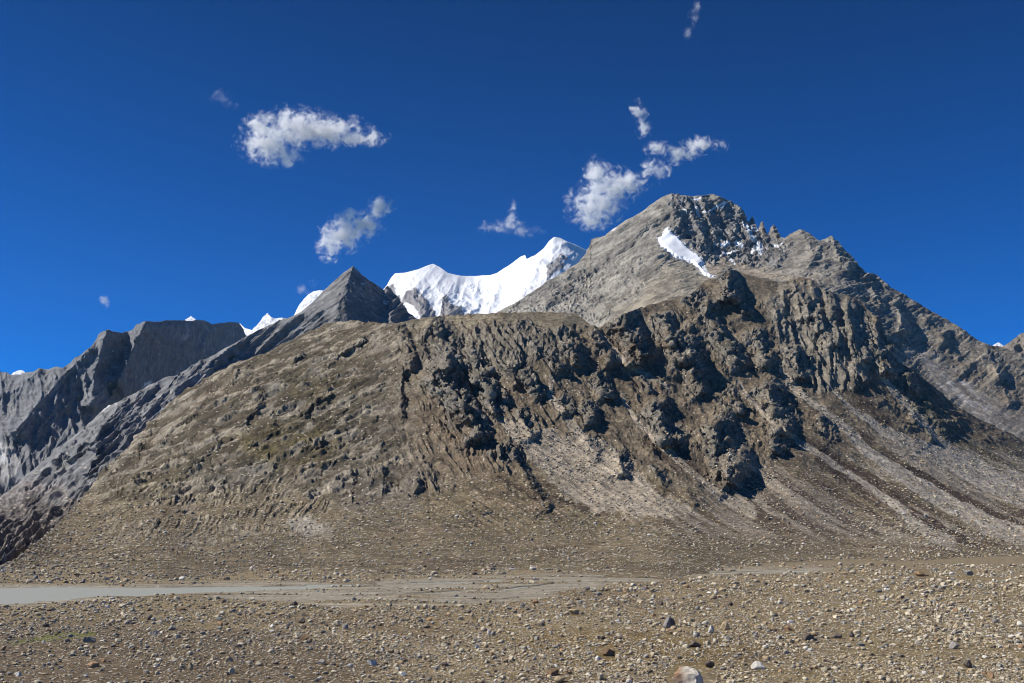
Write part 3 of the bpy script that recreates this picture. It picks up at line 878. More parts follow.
# ---- the dark cliffs farthest left
UE = 3.3
e_crest = [(-60, 392), (-30, 378), (0, 371.5), (11, 374), (25, 373), (35, 371), (42, 368), (50, 369.5), (56, 366.5), (62, 368), (75, 358), (90, 348), (97, 338), (102, 332), (108, 329), (113, 331.5), (122, 333), (126, 331),
           (132, 329), (139, 324), (147, 321), (160, 321.5), (166, 320), (182, 320.5), (190, 321), (198, 320), (205, 320.5), (213, 324), (222, 323), (230, 322), (238, 322.5), (242, 328), (246, 336), (252, 346)]
e_foot = [(-60, 560), (0, 520), (30, 496), (70, 460), (110, 428), (150, 408), (200, 384), (230, 366), (252, 352)]
e_ctrl = [(-60, 392, 2750), (0, 372, 2950), (45, 369, 3000), (105, 330, 3150), (150, 322, 3400), (200, 321, 3950), (252, 346, 4500), (-60, 540, 1900), (0, 500, 2150), (30, 480, 2250), (0, 440, 2450), (70, 450, 2450),
          (60, 410, 2700), (110, 420, 2860), (100, 380, 3030), (150, 400, 3260), (150, 360, 3350), (200, 380, 3880), (200, 350, 3930), (240, 350, 4420)]
e = Face(-60, 252, 0.7, 230, e_crest, e_foot, e_ctrl, UE, .01)
e.ragged = .15
for pts, amp, wl, wr in [
        ([(107, 330), (101, 350), (95, 372), (92, 404)], 52, 13, 20), ([(145, 322), (138, 338), (130, 356), (118, 380)], 72, 14, 42), ([(90, 349), (66, 372), (44, 398), (18, 426)], 44, 22, 24),
        ([(40, 370), (20, 384), (0, 396), (-20, 410)], 30, 12, 18), ([(62, 368), (48, 384), (36, 402)], 14, 10, 10), ([(189, 322), (187, 340), (184, 356)], 14, 8, 8), ([(166, 338), (162, 350), (158, 362)], 12, 5, 9), ([(212, 324), (206, 340), (200, 352)], 12, 8, 10),
        ([(72, 378), (70, 394), (66, 408)], 14, 5, 10), ([(85, 376), (84, 392), (86, 404)], 16, 4, 9), ([(30, 412), (16, 430), (0, 440)], 14, 8, 12), ([(-2, 452), (14, 450), (22, 462), (24, 480)], 18, 14, 8)]:
    e.spur(pts, amp, wl, wr, .3)
P, n = e.points()
q = P / UE
be, ve = blocks(q, (-.3, .3, .7), 6.0, .22, 1.6)
hgt = 2.3 * (ridged(face_coords(e, 1, -.10, 13, 70), 4, .5) - .7) + 1.0 * (ridged(face_coords(e, .85, .5, 8, 60), 3, .5) - .7) + .8 * fbm(np.stack([e.X / 30, e.Y / 45, e.X * 0 + 5], -1), 3) + .45 * fbm(np.stack([e.X / 2.6, e.Y / 5, e.X * 0 + 9], -1), 3)
e.move(UE * hgt * (1 - .5 * smooth(.93, 1, e.T)))
e.col[:] = (.165, .170, .178)
e.paint(smooth(.1, .6, fbm(q / 14, 4)), (.225, .228, .232), .6)
e.paint(e.area([(-10, 452), (14, 448), (23, 458), (18, 470), (0, 478), (-20, 480)], 3), (.33, .32, .31), .8)
e.paint(e.area([(-4, 452), (6, 450), (8, 458), (0, 462)], 1.5), (.5, .5, .5), .5)
e.paint(e.area([(144, 387), (152, 381), (153, 385), (146, 389)], 1), SNOW, .9)
e.paint(e.line([(187, 322), (188, 332), (186, 338)], [.6, 1.2, .6], .7), (.4, .4, .4), .7)
e.col *= (1 + .3 * np.clip(fbm(q / 9, 4), -1, 1))[..., None]
e.col = np.clip(e.col, .03, .9)
e.stones[:] = .05
mat_cliff = rock_material('dark_cliff_rock', UE, .5, tint=.3)
info(e.build('cliff_mountain', mat_cliff, 1200, .7), 'dark shadowed cliff mountain with two pale buttresses, farthest left', 'mountain', 'structure')

# ---- the snow range
mat_snow = rock_material('snow_and_ice', 6.0, .35, stone_attr=False, spec=.3, rough=.7, tint=.06)
UG = 6.0
g_crest = [(375, 296), (382, 291), (387, 285), (391, 278), (395, 273.5), (405, 272.5), (418, 269.5), (426, 266), (433, 263.8), (440, 267), (448, 273), (460, 275.8), (475, 276), (490, 275), (497, 273),
           (508, 266), (516, 260), (521, 256.5), (525, 255), (526.5, 259), (535, 255), (544, 248), (549, 241), (554, 236.8), (560, 238), (567, 241.5), (575, 244.5), (582, 248), (590, 252), (600, 262), (620, 280)]
g_foot = [(375, 340), (620, 345)]
g_ctrl = [(375, 296, 6300), (395, 274, 6500), (433, 264, 6600), (475, 276, 6900), (525, 255, 6500), (554, 237, 6300), (600, 262, 6700), (620, 280, 6600), (375, 340, 5000), (430, 340, 5000), (500, 340, 5000), (620, 345, 5000),
          (430, 295, 5900), (400, 310, 5500), (440, 310, 5450), (475, 300, 6050), (490, 315, 5500), (530, 290, 5800), (560, 270, 5950), (585, 280, 6100)]
g = Face(375, 620, 0.6, 170, g_crest, g_foot, g_ctrl, UG)
for pts, amp, wl, wr in [([(554, 238), (552, 254), (546, 270), (540, 286)], 6, 14, 16), ([(525, 256), (518, 270), (508, 288)], 9, 12, 10), ([(433, 265), (436, 278), (444, 290)], 9, 18, 14), ([(413, 286), (416, 298), (424, 316)], 20, 10, 14),
                         ([(444, 295), (448, 306), (456, 318)], 12, 6, 10), ([(470, 285), (476, 298), (480, 306)], 9, 12, 6), ([(500, 280), (496, 294), (492, 306)], 6, 12, 6), ([(568, 243), (574, 254), (580, 262)], 8, 8, 6), ([(540, 262), (532, 280), (520, 298)], 8, 8, 8)]:
    g.spur(pts, amp, wl, wr, .6)
P, n = g.points()
q = np.stack([g.X, g.Y, g.X * 0 + .5], -1)
ice = np.clip(g.area([(452, 290), (475, 282), (500, 286), (505, 300), (490, 312), (470, 318), (450, 318), (440, 300)], 4) + g.area([(395, 290), (440, 288), (450, 300), (420, 300)], 4), 0, 1)
rg = np.zeros(g.sh)
for poly in ([(399, 303), (406, 295), (411, 288), (414, 285.5), (418, 289), (424, 297), (431, 306), (438, 318), (432, 325), (421, 322), (420, 312), (412, 307), (404, 304)],
             [(441, 297), (446, 293), (452, 300), (462, 308), (468, 318), (442, 322)], [(384, 289), (392, 286), (398, 296), (404, 306), (412, 320), (418, 330), (380, 330)],
             [(546, 266), (554, 258), (562, 254), (568, 258), (562, 268), (552, 276), (546, 281)]):
    rg = np.maximum(rg, g.area(poly, 1.2, .8))
rg *= 1 - .9 * g.area([(405, 304), (413, 306), (421, 316), (424, 326), (410, 326)], 1.2, .5)
dots = g.area([(520, 276), (538, 262), (556, 244), (566, 250), (556, 266), (545, 284), (530, 300), (515, 300)], 4) * smooth(.30, .55, fbm(q / 5 + 2, 4))
rk = np.clip(rg * smooth(-.9, -.45, fbm(q / 8 + 7, 4)) + .45 * dots, 0, 1)
hgt = 1.3 * fbm(q / 20, 3, .42) + ice * (1.8 * (ridged(q / np.array([16, 9, 1]), 4, .45) - .7)) + rg * (1.6 * (ridged(q / 9, 3) - .6)) + 1.0 * (ridged(face_coords(g, .8, .5, 14, 40), 3, .4) - .7)
g.move(UG * hgt * (1 - .75 * smooth(.9, 1, g.T)))
g.col[:] = SNOW
g.paint(ice * smooth(.0, .5, fbm(q / 6, 3)), (.55, .66, .80), .5)
g.paint(rk, (.16, .145, .14), .9)
g.col = np.clip(g.col, .05, .92)
info(g.build('snow_mountain', mat_snow, 2500, .5), 'long bright snow mountain with a broken glacier between the pyramid peak and the highest rock peak', 'mountain', 'structure')


def small_peak(name, cr, D, drop, label, rockk=.0, unit=8.0, spurs=()):
    x0, x1 = cr[0][0], cr[-1][0]
    yb = max(p[1] for p in cr) + drop
    f = Face(x0, x1, (x1 - x0) / 160, 70, cr, [(x0, yb), (x1, yb)], [(x0, yb, D * .92), (x1, yb, D * .93), ((x0 + x1) / 2, yb - drop, D * .95), (x0, cr[0][1], D), (x1, cr[-1][1], D * 1.02)], unit)
    for s in spurs:
        f.spur(*s)
    P, n = f.points()
    q = P / unit
    f.move(unit * (1.2 * fbm(q / 9, 4) + .5 * (ridged(q / 4, 2) - .6)) * (1 - .6 * smooth(.85, 1, f.T)))
    f.col[:] = SNOW
    if rockk:
        f.paint(smooth(.45 - rockk, .7 - rockk, fbm(q / 5, 4) + .5 * (1 - f.T)), (.17, .16, .16), .9)
    info(f.build(name, mat_snow, D * .2, .5), label, 'mountain', 'structure')


small_peak('snow_mountain', [(226, 336), (236, 325), (240, 323.5), (245, 328), (252, 330), (258, 324), (263, 317), (267.5, 312.8), (271, 317), (275, 318.5), (281, 317.5), (287, 318.5), (294, 316), (300, 320), (312, 330)], 9000, 22,
           'small sharp snow peak standing between the dark cliffs and the pyramid peak', .18, spurs=[([(267, 313), (270, 322), (276, 330)], 8, 10, 7)])
small_peak('snow_mountain', [(288, 328), (294, 315), (299, 305), (303, 300), (308, 294.5), (313, 291.5), (320, 290), (326, 291), (334, 298), (350, 312)], 8600, 25,
           'rounded snow dome looking out behind the left shoulder of the pyramid peak', .06)
small_peak('snow_mountain', [(178, 328), (185, 320), (188, 318), (191, 316), (195, 319), (198, 321), (206, 328)], 9500, 16, 'tiny snow tip showing over the rim of the dark cliffs')
small_peak('snow_mountain', [(4, 384), (11, 375), (14, 372), (18, 370.5), (22, 370), (25, 372), (32, 380), (40, 386)], 9500, 16, 'tiny snow tip over the lowest part of the left skyline')
small_peak('snow_mountain', [(984, 354), (990, 347), (994, 344.5), (998, 342.6), (1002, 344.5), (1008, 349), (1016, 356)], 9500, 16, 'tiny snow tip in the notch of the right skyline')

r_crest = [(980, 362), (992, 352), (1000, 347.5), (1006, 344), (1012, 340), (1018, 335.5), (1024, 332), (1040, 324), (1070, 308), (1110, 296)]
r = Face(980, 1108, .8, 120, r_crest, [(980, 372), (1000, 385), (1110, 430)], [(980, 365, 3900), (1024, 332, 4100), (1110, 296, 4300), (1000, 385, 3500), (1110, 430, 3200), (1040, 370, 3800)], 4.0)
for s in [([(1024, 332), (1028, 350), (1036, 368)], 18, 14, 14), ([(1060, 312), (1068, 340), (1080, 360)], 18, 14, 14), ([(1008, 344), (1012, 356), (1018, 366)], 12, 8, 10)]:
    r.spur(*s)
P, n = r.points()
q = P / 4.0
r.move(4.0 * (1.6 * (ridged(q / 16, 4) - .7) + .6 * fbm(q / 5, 3)) * (1 - .5 * smooth(.9, 1, r.T)))
r.col[:] = (.17, .15, .125)
r.col *= (1 + .3 * np.clip(fbm(q / 12, 4), -1, 1))[..., None]
info(r.build('rock_mountain', mat_cliff, 1200, .7), 'dark brown mountain shoulder rising at the right edge beyond the notch', 'mountain', 'structure')
print('range', round(time.time() - T0, 1))
# ------------------------------------------------------------------ the valley floor
xs = np.concatenate([-np.geomspace(9000, 130, 60) , np.arange(-120, 1146, 1.5), 1024 + np.geomspace(130, 9000, 60)])
Ds = np.concatenate([np.geomspace(14, 56, 50), np.geomspace(56.4, 330, 520), np.geomspace(334, 1500, 90), np.geomspace(1600, 10000, 24)])
gX = (xs[None] - W / 2) / F * Ds[:, None] * cp * 1.02
gY = np.broadcast_to(Ds[:, None], gX.shape) * 1.0


def ground_base(x, y):
    p = np.stack([x, y, x * 0], -1)
    amp = smooth(30, 120, y) * (1 - smooth(300, 800, y)) + .4
    z = .50 * fbm(p / 38, 3) * amp + .12 * fbm(p / 7, 3)
    # the near terrace: a low bank on the left, dips between stony bars
    z += .8 * smooth(60, 110, y) * (1 - smooth(105, 150, y)) * smooth(-10, 30, x) * .6
    return z


def chan(ix, iy, pts, ws):
    s, t = seg_dist(ix, iy * 3.0, [(a, b * 3.0) for a, b in pts])
    p = np.asarray(pts, float)
    w = np.interp(ix, p[:, 0], ws)
    return np.abs(s) / 3.0 / w


def image_of(x, y, z=0):
    return project(np.stack([x, y, x * 0 + z], -1))


MUD = [(-120, 606), (60, 604), (130, 597), (200, 593), (250, 600), (330, 606), (450, 606), (520, 600), (570, 590), (680, 576), (830, 571), (830, 567), (660, 571), (480, 577), (300, 582), (0, 585), (-120, 585)]
CHANNELS = [([(-160, 596), (0, 594.5), (60, 593.5), (120, 591.5), (200, 589), (300, 586.3), (400, 583.5), (480, 581), (560, 578), (640, 575.5), (720, 573.5)], [10, 9, 8.5, 6.5, 3.6, 2.2, 1.4, 1.0, .9, .8, .3]),
            ([(230, 591), (300, 593), (380, 594), (450, 591), (520, 587), (560, 583)], [.4, .8, .9, .8, .6, .3]),
            ([(330, 600), (400, 601), (470, 600), (520, 597)], [.3, .8, .7, .3]),
            ([(120, 598), (180, 596), (240, 596)], [.8, .7, .2]),
            ([(700, 573), (760, 571.5), (830, 570.5)], [.3, .6, .3])]


def ground_z(x, y):
    z = ground_base(x, y)
    ix, iy = image_of(x, y)
    w = fbm(np.stack([x / 16, y / 16, x * 0 + 2], -1), 3)
    mud = smooth(-3.0, 2.0, poly_sdf(ix + 14 * w, iy * 1.0 + 1.0 * w, MUD)) * (y < 420)
    mud = mud * (1 - .9 * smooth(.12, .4, fbm(np.stack([x / 26, y / 9, x * 0 + 40], -1), 3)))
    z = np.maximum(z, -.12)
    z = z * (1 - .93 * mud) + mud * (-.02 + .10 * w)
    ch = np.zeros_like(z)
    for pts, ws in CHANNELS:
        r = chan(ix + 6 * w, iy + .5 * w, pts, np.asarray(ws))
        bar = 1.15 + .8 * fbm(np.stack([x / 40, y / 9, x * 0 + 7], -1), 3)
        ch = np.maximum(ch, 1 - smooth(.5, 1.2, r * bar))
    z = z - .75 * ch * (y < 420)
    return z, mud, ch


gZ, mud, ch = ground_z(gX, gY)
p3 = np.stack([gX, gY, gX * 0], -1)
fade = 1 - smooth(180, 330, gY)
gZ = gZ + (1 - mud) * fade * (.05 * fbm(p3 / 1.6, 3) + .03 * fbm(p3 / .5, 2))
gZ = np.where(gY > 900, np.minimum(gZ, -.6 - (gY - 900) * .0004), gZ)
gc = np.zeros(gX.shape + (3,))
gc[:] = (0.200, 0.154, 0.084)
t1 = fbm(p3 / 30, 4)
t2 = fbm(p3 / 6 + 5, 4)
def gpaint(m, c, k=1.0):
    global gc
    m = (np.clip(m, 0, 1) * k)[..., None]
    gc = gc * (1 - m) + np.asarray(c) * m
gpaint(smooth(.0, .5, t1), (0.125, 0.090, 0.050), .7)
gpaint(smooth(.1, .6, fbm(p3 / 18 + 3, 4)), (0.140, 0.105, 0.045), .6)
gpaint(smooth(.2, .7, t2), (0.235, 0.190, 0.120), .6)
gix, giy = image_of(gX, gY)
wv = fbm(p3 / 12 + 2, 3)
darkl = smooth(-6, 6, poly_sdf(gix + 20 * wv, giy + 4 * wv, [(-200, 622), (60, 620), (150, 626), (300, 634), (420, 655), (330, 690), (100, 760), (-200, 760)]))
gpaint(darkl, (0.098, 0.072, 0.047), .75)
gpaint(smooth(-4, 4, poly_sdf(gix + 20 * wv, giy + 3 * wv, [(500, 640), (640, 632), (760, 650), (700, 672), (560, 670)])), (0.165, 0.115, 0.045), .7)
gpaint(smooth(-1.2, 1.2, poly_sdf(gix + 6 * wv, giy + .8 * wv, [(10, 641), (60, 632), (100, 630), (98, 634), (50, 640), (12, 645)])), (0.12, 0.13, 0.03), .8)
gpaint(smooth(300, 420, gY), SOIL, .8)
gpaint(mud, (0.285, 0.255, 0.200), .95)
gpaint(mud * smooth(-.1, .5, fbm(np.stack([gX / 45, gY / 4, gX * 0], -1), 4)), (0.165, 0.145, 0.108), .75)
gpaint(mud * smooth(.1, .5, fbm(np.stack([gX / 60, gY / 3, gX * 0 + 6], -1), 4)), (0.34, 0.31, 0.25), .7)
gpaint(smooth(.15, .5, ch), (0.20, 0.185, 0.155), .8)
gc *= (1 + .25 * np.clip(fbm(p3 / 2.2, 3), -1, 1))[..., None]
gs = np.clip(.34 - .33 * mud - .34 * ch, 0, 1)
mat_ground = rock_material('gravel_soil', .16, 0.6, tint=.4)
ground = mesh_obj('ground', np.stack([gX, gY, gZ], -1), grid_quads(*gX.shape), mat_ground, {'albedo': np.clip(gc, .02, .9).reshape(-1, 3), 'stones': gs.ravel()})
info(ground, 'stony ochre valley floor of gravel and soil in front of the hill', 'ground', 'structure')

# silty river
wm = bpy.data.materials.new('silty_water')
nt = nodes(wm)
L = nt.links.new
o_ = N(nt, 'ShaderNodeOutputMaterial')
b_ = N(nt, 'ShaderNodeBsdfPrincipled')
b_.inputs['Base Color'].default_value = (0.32, 0.325, 0.275, 1)
b_.inputs['Roughness'].default_value = .5
b_.inputs['IOR'].default_value = 1.33
tc = N(nt, 'ShaderNodeTexCoord')
nz = N(nt, 'ShaderNodeTexNoise')
nz.inputs['Scale'].default_value = .9
nz.inputs['Detail'].default_value = 4
bp = N(nt, 'ShaderNodeBump')
bp.inputs['Strength'].default_value = .5
bp.inputs['Distance'].default_value = .25
L(tc.outputs['Object'], nz.inputs['Vector'])
L(nz.outputs['Fac'], bp.inputs['Height'])
L(bp.outputs[0], b_.inputs['Normal'])
L(b_.outputs[0], o_.inputs[0])
wxs = np.linspace(-420, 140, 60)
wys = np.linspace(128, 345, 40)
wg = np.stack(np.meshgrid(wxs, wys), -1)
wz = np.full(wg.shape[:2] + (1,), -.28)
river = mesh_obj('river', np.concatenate([wg, wz], -1), grid_quads(40, 60), wm)
info(river, 'shallow grey silty river braiding thinly across the mud flat at the foot of the hill', 'river', 'structure')
print('ground', round(time.time() - T0, 1))
# ------------------------------------------------------------------ stones
def ico(sub):
    b = bmesh.new()
    bmesh.ops.create_icosphere(b, subdivisions=sub, radius=1)
    v = np.array([x.co[:] for x in b.verts])
    f = np.array([[x.index for x in q.verts] for q in b.faces])
    b.free()
    return v, f


ICO = {k: ico(k) for k in (1, 2, 3, 4)}


def rock_shape(sub, r, cuts=9, flat=.62):
    """an angular stone: a ball with random pieces split off along planes"""
    v, f = ICO[sub]
    v = v.copy()
    for _ in range(cuts):
        d = r.normal(size=3)
        d /= np.linalg.norm(d)
        lim = r.uniform(.45, .8)
        v -= np.maximum(v @ d - lim, 0)[:, None] * d
    v *= np.array([1, r.uniform(.6, .95), r.uniform(.8, 1.1) * flat])
    v *= 1 / max(np.abs(v[:, 0]).max(), 1e-6)
    return v, f


TONES = {'pale grey': (.52, .455, .335), 'tan': (.40, .315, .20), 'grey': (.27, .255, .225), 'rusty': (.33, .215, .125), 'dark': (.15, .123, .10), 'whitish': (.60, .57, .51)}
TN = list(TONES)
TP = np.array([.40, .28, .19, .03, .05, .05])


def ground_point(x, y):
    D = ground_hit(x, y)
    for _ in range(4):
        p = unproject(x, y, D)
        z = ground_z(p[..., 0], p[..., 1])[0]
        D = D * (CAM_H - z) / CAM_H * .5 + D * .5 if False else ground_hit(x, y) * (CAM_H - z) / CAM_H
    p = unproject(x, y, D)
    g, md, cc = ground_z(p[..., 0], p[..., 1])
    p[..., 2] = g
    return p, md, cc


r = np.random.default_rng(23)
NPL = 155000
sx_, sy_ = r.uniform(-170, 1194, NPL), 558 + 142 * r.uniform(0, 1, NPL) ** .92
pp, md, cc = ground_point(sx_, sy_)
size = 1.3 * (1 - r.uniform(0, 1, NPL)) ** (-1 / 2.8)
size = np.minimum(size, 6.5)
den = .62 + .5 * fbm(np.stack([pp[:, 0] / 14, pp[:, 1] / 14, pp[:, 0] * 0], -1), 3)
dk = smooth(-4, 6, poly_sdf(sx_, sy_, [(-200, 640), (60, 636), (200, 640), (420, 660), (330, 690), (100, 760), (-200, 760)]))
ok = (md < .25) & (cc < .2) & (r.uniform(0, 1, NPL) < den * (1 - .45 * dk)) & (pp[:, 1] < 420)
ok |= (md >= .25) & (cc < .2) & (r.uniform(0, 1, NPL) < .05) & (pp[:, 1] < 420)
pp, size, sx_, sy_ = pp[ok], size[ok], sx_[ok], sy_[ok]
size_m = size * pp[:, 1] / F
# stones on the debris apron and the fans of the hill
wgt = np.clip(smooth(492, 556, h.Y) * (h.T > .02) * (h.P[..., 2] > -.05) + .5 * fans * (h.Y > 380) + .25 * (1 - rockm), 0, 1) * (.5 + .5 * smooth(-.3, .4, fbm(h.P / 60, 3)))
cdf = np.cumsum(wgt.ravel())
pick = np.searchsorted(cdf, r.uniform(0, cdf[-1], 34000))
ap = h.P.reshape(-1, 3)[pick]
asz = np.minimum(.95 * (1 - r.uniform(0, 1, len(ap))) ** (-1 / 2.5), 3.6)
axy = np.stack([h.X.ravel()[pick], h.Y.ravel()[pick]], -1)
asz_m = asz * ap[:, 1] / F * np.where(ap[:, 1] > 900, .8, 1)

allp = np.concatenate([pp, ap])
allm = np.concatenate([size_m, asz_m])
allpx = np.concatenate([size, asz])
allxy = np.concatenate([np.stack([sx_, sy_], -1), axy])
onap = np.r_[np.zeros(len(pp), bool), np.ones(len(ap), bool)]
tone = r.choice(len(TN), len(allp), p=TP)
inframe = (allxy[:, 0] > 4) & (allxy[:, 0] < 1020) & (allxy[:, 1] < 681)

# the stones one can single out: image place of the foot, width in picture elements, height/width, tone, label
NAMED = [
    (691, 689, 36, .56, 'big', 'largest boulder of the plain, pale face with a rusty left shoulder'),
    (669, 629, 15, .85, 'split', 'round dark-sided boulder, the roundest one on the plain beyond the largest boulder'),
    (724, 632, 13, .75, 'tan', 'tan boulder touching a small upright whitish stone'),
    (711, 634, 9, 1.0, 'whitish', 'small upright whitish stone touching the tan boulder'),
    (695, 648, 15, .55, 'dark', 'flat dark brown stone lying between the round boulder and the largest boulder'),
    (608, 656, 20, .42, 'darkrust', 'long low brown stone with a dark right end, up and left of the largest boulder'),
    (574, 615, 13, .45, 'tan', 'flat tan slab alone on fine gravel near the mud flat'),
    (553, 676, 13, .55, 'darkrust', 'brown wedge stone in the cluster left of the largest boulder'),
    (660, 606, 8, .6, 'dark', 'small black stone alone far behind the round dark boulder'),
    (709, 668, 13, .6, 'dark', 'dark angular stone just behind the right end of the largest boulder'),
    (758, 670, 16, .55, 'whitish', 'broad whitish stone right of the largest boulder'),
    (807, 641, 12, .65, 'dark', 'dark block stone at the near end of the row of dark stones'),
    (836, 639, 15, .4, 'dark', 'thin flat dark stone, middle of the row of dark stones'),
    (851, 638, 11, .65, 'dark', 'dark humped stone at the end of the row of dark stones'),
    (789, 632, 10, .6, 'rusty', 'small rusty brown stone just above the row of dark stones'),
    (954, 650, 13, .65, 'grey', 'grey stone with a dark shaded end among pale rubble near the right edge'),
    (968, 669, 12, .75, 'dark', 'dark upright stone in the rubble at the bottom right'),
    (990, 679, 10, .8, 'rusty', 'rusty red stone at the lower right corner of the plain'),
    (922, 577, 14, .4, 'rusty', 'flat rusty slab on the far rubble below the dark heath strip'),
    (968, 578, 12, .55, 'grey', 'grey block on the far rubble right of the flat rusty slab'),
    (301, 624, 10, .7, 'dark', 'darker, nearer one of two dark stones left of the mud flat'),
    (303, 617, 10, .6, 'dark', 'farther of two dark stones in the middle of the left plain'),
    (345, 630, 10, .65, 'grey', 'grey lump stone right of the two dark stones'),
    (150, 621, 9, .8, 'dark', 'dark stone standing on the near bank below the river'),
    (172, 631, 10, .6, 'grey', 'grey stone in the rubble behind the dark left flat'),
    (90, 643, 15, .45, 'grey', 'flat grey slab on the strip of rubble at the left'),
    (371, 666, 13, .5, 'whitish', 'broad whitish slab, brightest stone on the plain left of the largest boulder'),
    (92, 668, 15, .4, 'rusty', 'flat orange stone on the dark soil at the lower left'),
    (103, 663, 8, .6, 'rusty', 'small orange stone beside the flat orange one'),
    (220, 627, 8, .7, 'rusty', 'bright rusty stone in the rubble left of the two dark stones'),
    (305, 641, 10, .5, 'rusty', 'rusty stone in the gravel below the two dark stones'),
    (320, 665, 14, .4, 'grey', 'low flat grey stone left of the broad whitish slab'),
    (191, 671, 9, .9, 'tan', 'upright tan stone on the dark soil at the left'),
    (232, 674, 9, .7, 'pale grey', 'pale grey stone on the dark soil right of the upright tan stone'),
    (18, 677, 10, .5, 'whitish', 'flat whitish stone at the lower left corner'),
    (489, 636, 7, .9, 'whitish', 'small whitish stone standing alone in the middle of the plain'),
    (600, 680, 12, .6, 'pale grey', 'pale grey stone in the front cluster left of the largest boulder'),
    (560, 683, 14, .5, 'tan', 'tan slab at the front of the cluster left of the largest boulder'),
    (294, 606, 9, .5, 'dark', 'flat dark stone by the edge of the mud flat'),
    (430, 622, 8, .6, 'rusty', 'rusty stone just below the pale mud flat'),
]
bsdf_rock = rock_material('stone', .10, .5, stone_attr=False, tint=.28)


def stone_obj(p, wm, tn, rr, sub, label, group=None, hw=None):
    v, f = rock_shape(sub, rr, 10 if sub < 4 else 15, .62)
    if sub >= 3:
        v = v * (1 + (.10 * fbm(v * 2.2 + sub + wm, 3) + .05 * (ridged(v * 3.1 + wm, 2) - .6))[:, None])
    v = v * wm / 2
    if hw:
        v[:, 2] *= hw * wm / (v[:, 2].max() - v[:, 2].min()) * 1.25
    an = rr.uniform(0, 6.28)
    ca, sa = math.cos(an), math.sin(an)
    if tn not in ('big', 'split'):
        v = v @ np.array([[ca, sa, 0], [-sa, ca, 0], [0, 0, 1]])
    v[:, 2] -= v[:, 2].min() + .22 * (v[:, 2].max() - v[:, 2].min())
    c0 = np.array(TONES.get(tn, (.3, .27, .22)))
    col = np.tile(c0 * rr.uniform(.85, 1.12), (len(v), 1))
    if tn == 'big':
        k = fbm(v / 1.2, 3)
        col[:] = (.60, .54, .45)
        lf = smooth(-.05, -.3, v[:, 0] / wm + .12 * k)[:, None]
        col = col * (1 - lf) + np.array((.40, .25, .15)) * lf
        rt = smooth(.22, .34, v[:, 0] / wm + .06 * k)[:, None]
        col = col * (1 - rt) + np.array((.24, .20, .165)) * rt  # shaded right side of the boulder, painted into its colour
        st = smooth(.15, .4, k)[:, None]
        col = col * (1 - .6 * st) + np.array((.22, .19, .16)) * .6 * st
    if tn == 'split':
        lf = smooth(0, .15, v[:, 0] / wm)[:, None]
        col = np.array((.27, .25, .23)) * (1 - lf) + np.array((.12, .10, .09)) * lf  # right half coloured dark as the side turned from the sun
    if tn == 'darkrust':
        col[:] = np.array((.19, .125, .075))
    o = mesh_obj('boulder', v, f, bsdf_rock, {'albedo': np.clip(col, .02, .8)}, smooth_shade=False)
    o.location = [float(t) for t in p]
    info(o, label, 'boulder', group=group)
    return o


taken = []
for (ix, iy, wpx, hw, tn, lab) in NAMED:
    wpx = wpx * (.85 if wpx < 30 else 1)
    p, _, _ = ground_point(np.array([float(ix)]), np.array([float(iy) - 1]))
    stone_obj(p[0], wpx * p[0, 1] / F, tn, np.random.default_rng(ix * 7 + iy), 4 if wpx > 30 else 3, lab, hw=hw)
    taken.append((ix, iy - wpx * hw / 2, wpx * .7))
tk = np.array(taken)
clear = (((allxy[:, None, 0] - tk[None, :, 0]) ** 2 + (1.6 * (allxy[:, None, 1] - tk[None, :, 1])) ** 2) > tk[None, :, 2] ** 2).all(1)
sel = np.where(clear)[0]
order = sel[np.argsort(-(allpx * inframe * (1.0 - .35 * onap))[sel])]
ONE = 258
for i in order[:ONE]:
    tn = TN[tone[i]]
    if onap[i]:
        g = tn + ' stones on the slope behind the river'
        lab = tn + ' stone lying on the debris slope at the foot of the hill behind the river'
    else:
        band = 'close to the front edge' if allxy[i, 1] > 640 else ('in the rubble belt before the river' if allxy[i, 1] > 600 else 'far out beside the mud flat')
        g = tn + ' stones ' + band
        lab = 'small ' + tn + ' stone among gravel on the plain, ' + band
    stone_obj(allp[i], allm[i], tn, np.random.default_rng(1000 + int(i)), 2, lab, g)
rest = order[ONE:]
protos = {s: [rock_shape(s, r, 8) for _ in range(24)] for s in (1, 2)}
VV, FF, CC, off = [], [], [], 0
for s in (1, 2):
    idx = rest[(allpx[rest] > 3.2) == (s == 2)]
    pv = np.array([p[0] for p in protos[s]])
    f = protos[s][0][1]
    ch = r.integers(0, 24, len(idx))
    v = pv[ch]
    an = r.uniform(0, 6.28, len(idx))
    ca, sa = np.cos(an)[:, None], np.sin(an)[:, None]
    v = np.stack([v[..., 0] * ca - v[..., 1] * sa, v[..., 0] * sa + v[..., 1] * ca, v[..., 2] * r.uniform(.7, 1.3, len(idx))[:, None]], -1)
    v = v * (allm[idx] / 2)[:, None, None]
    v[..., 2] += (allm[idx] * .2)[:, None]
    v += allp[idx][:, None]
    nv = v.shape[1]
    FF.append((f[None] + (np.arange(len(idx)) * nv)[:, None, None] + off).reshape(-1, 3))
    off += len(idx) * nv
    VV.append(v.reshape(-1, 3))
    col = np.array([TONES[t] for t in TN])[tone[idx]] * r.uniform(.75, 1.15, (len(idx), 1))
    CC.append(np.repeat(col, nv, 0))
gr = mesh_obj('gravel', np.concatenate(VV), np.concatenate(FF), bsdf_rock, {'albedo': np.clip(np.concatenate(CC), .02, .8)}, smooth_shade=False)
info(gr, 'countless small stones strewn over the plain and the foot of the hill', 'gravel', 'stuff')
print('stones', len(rest), round(time.time() - T0, 1))

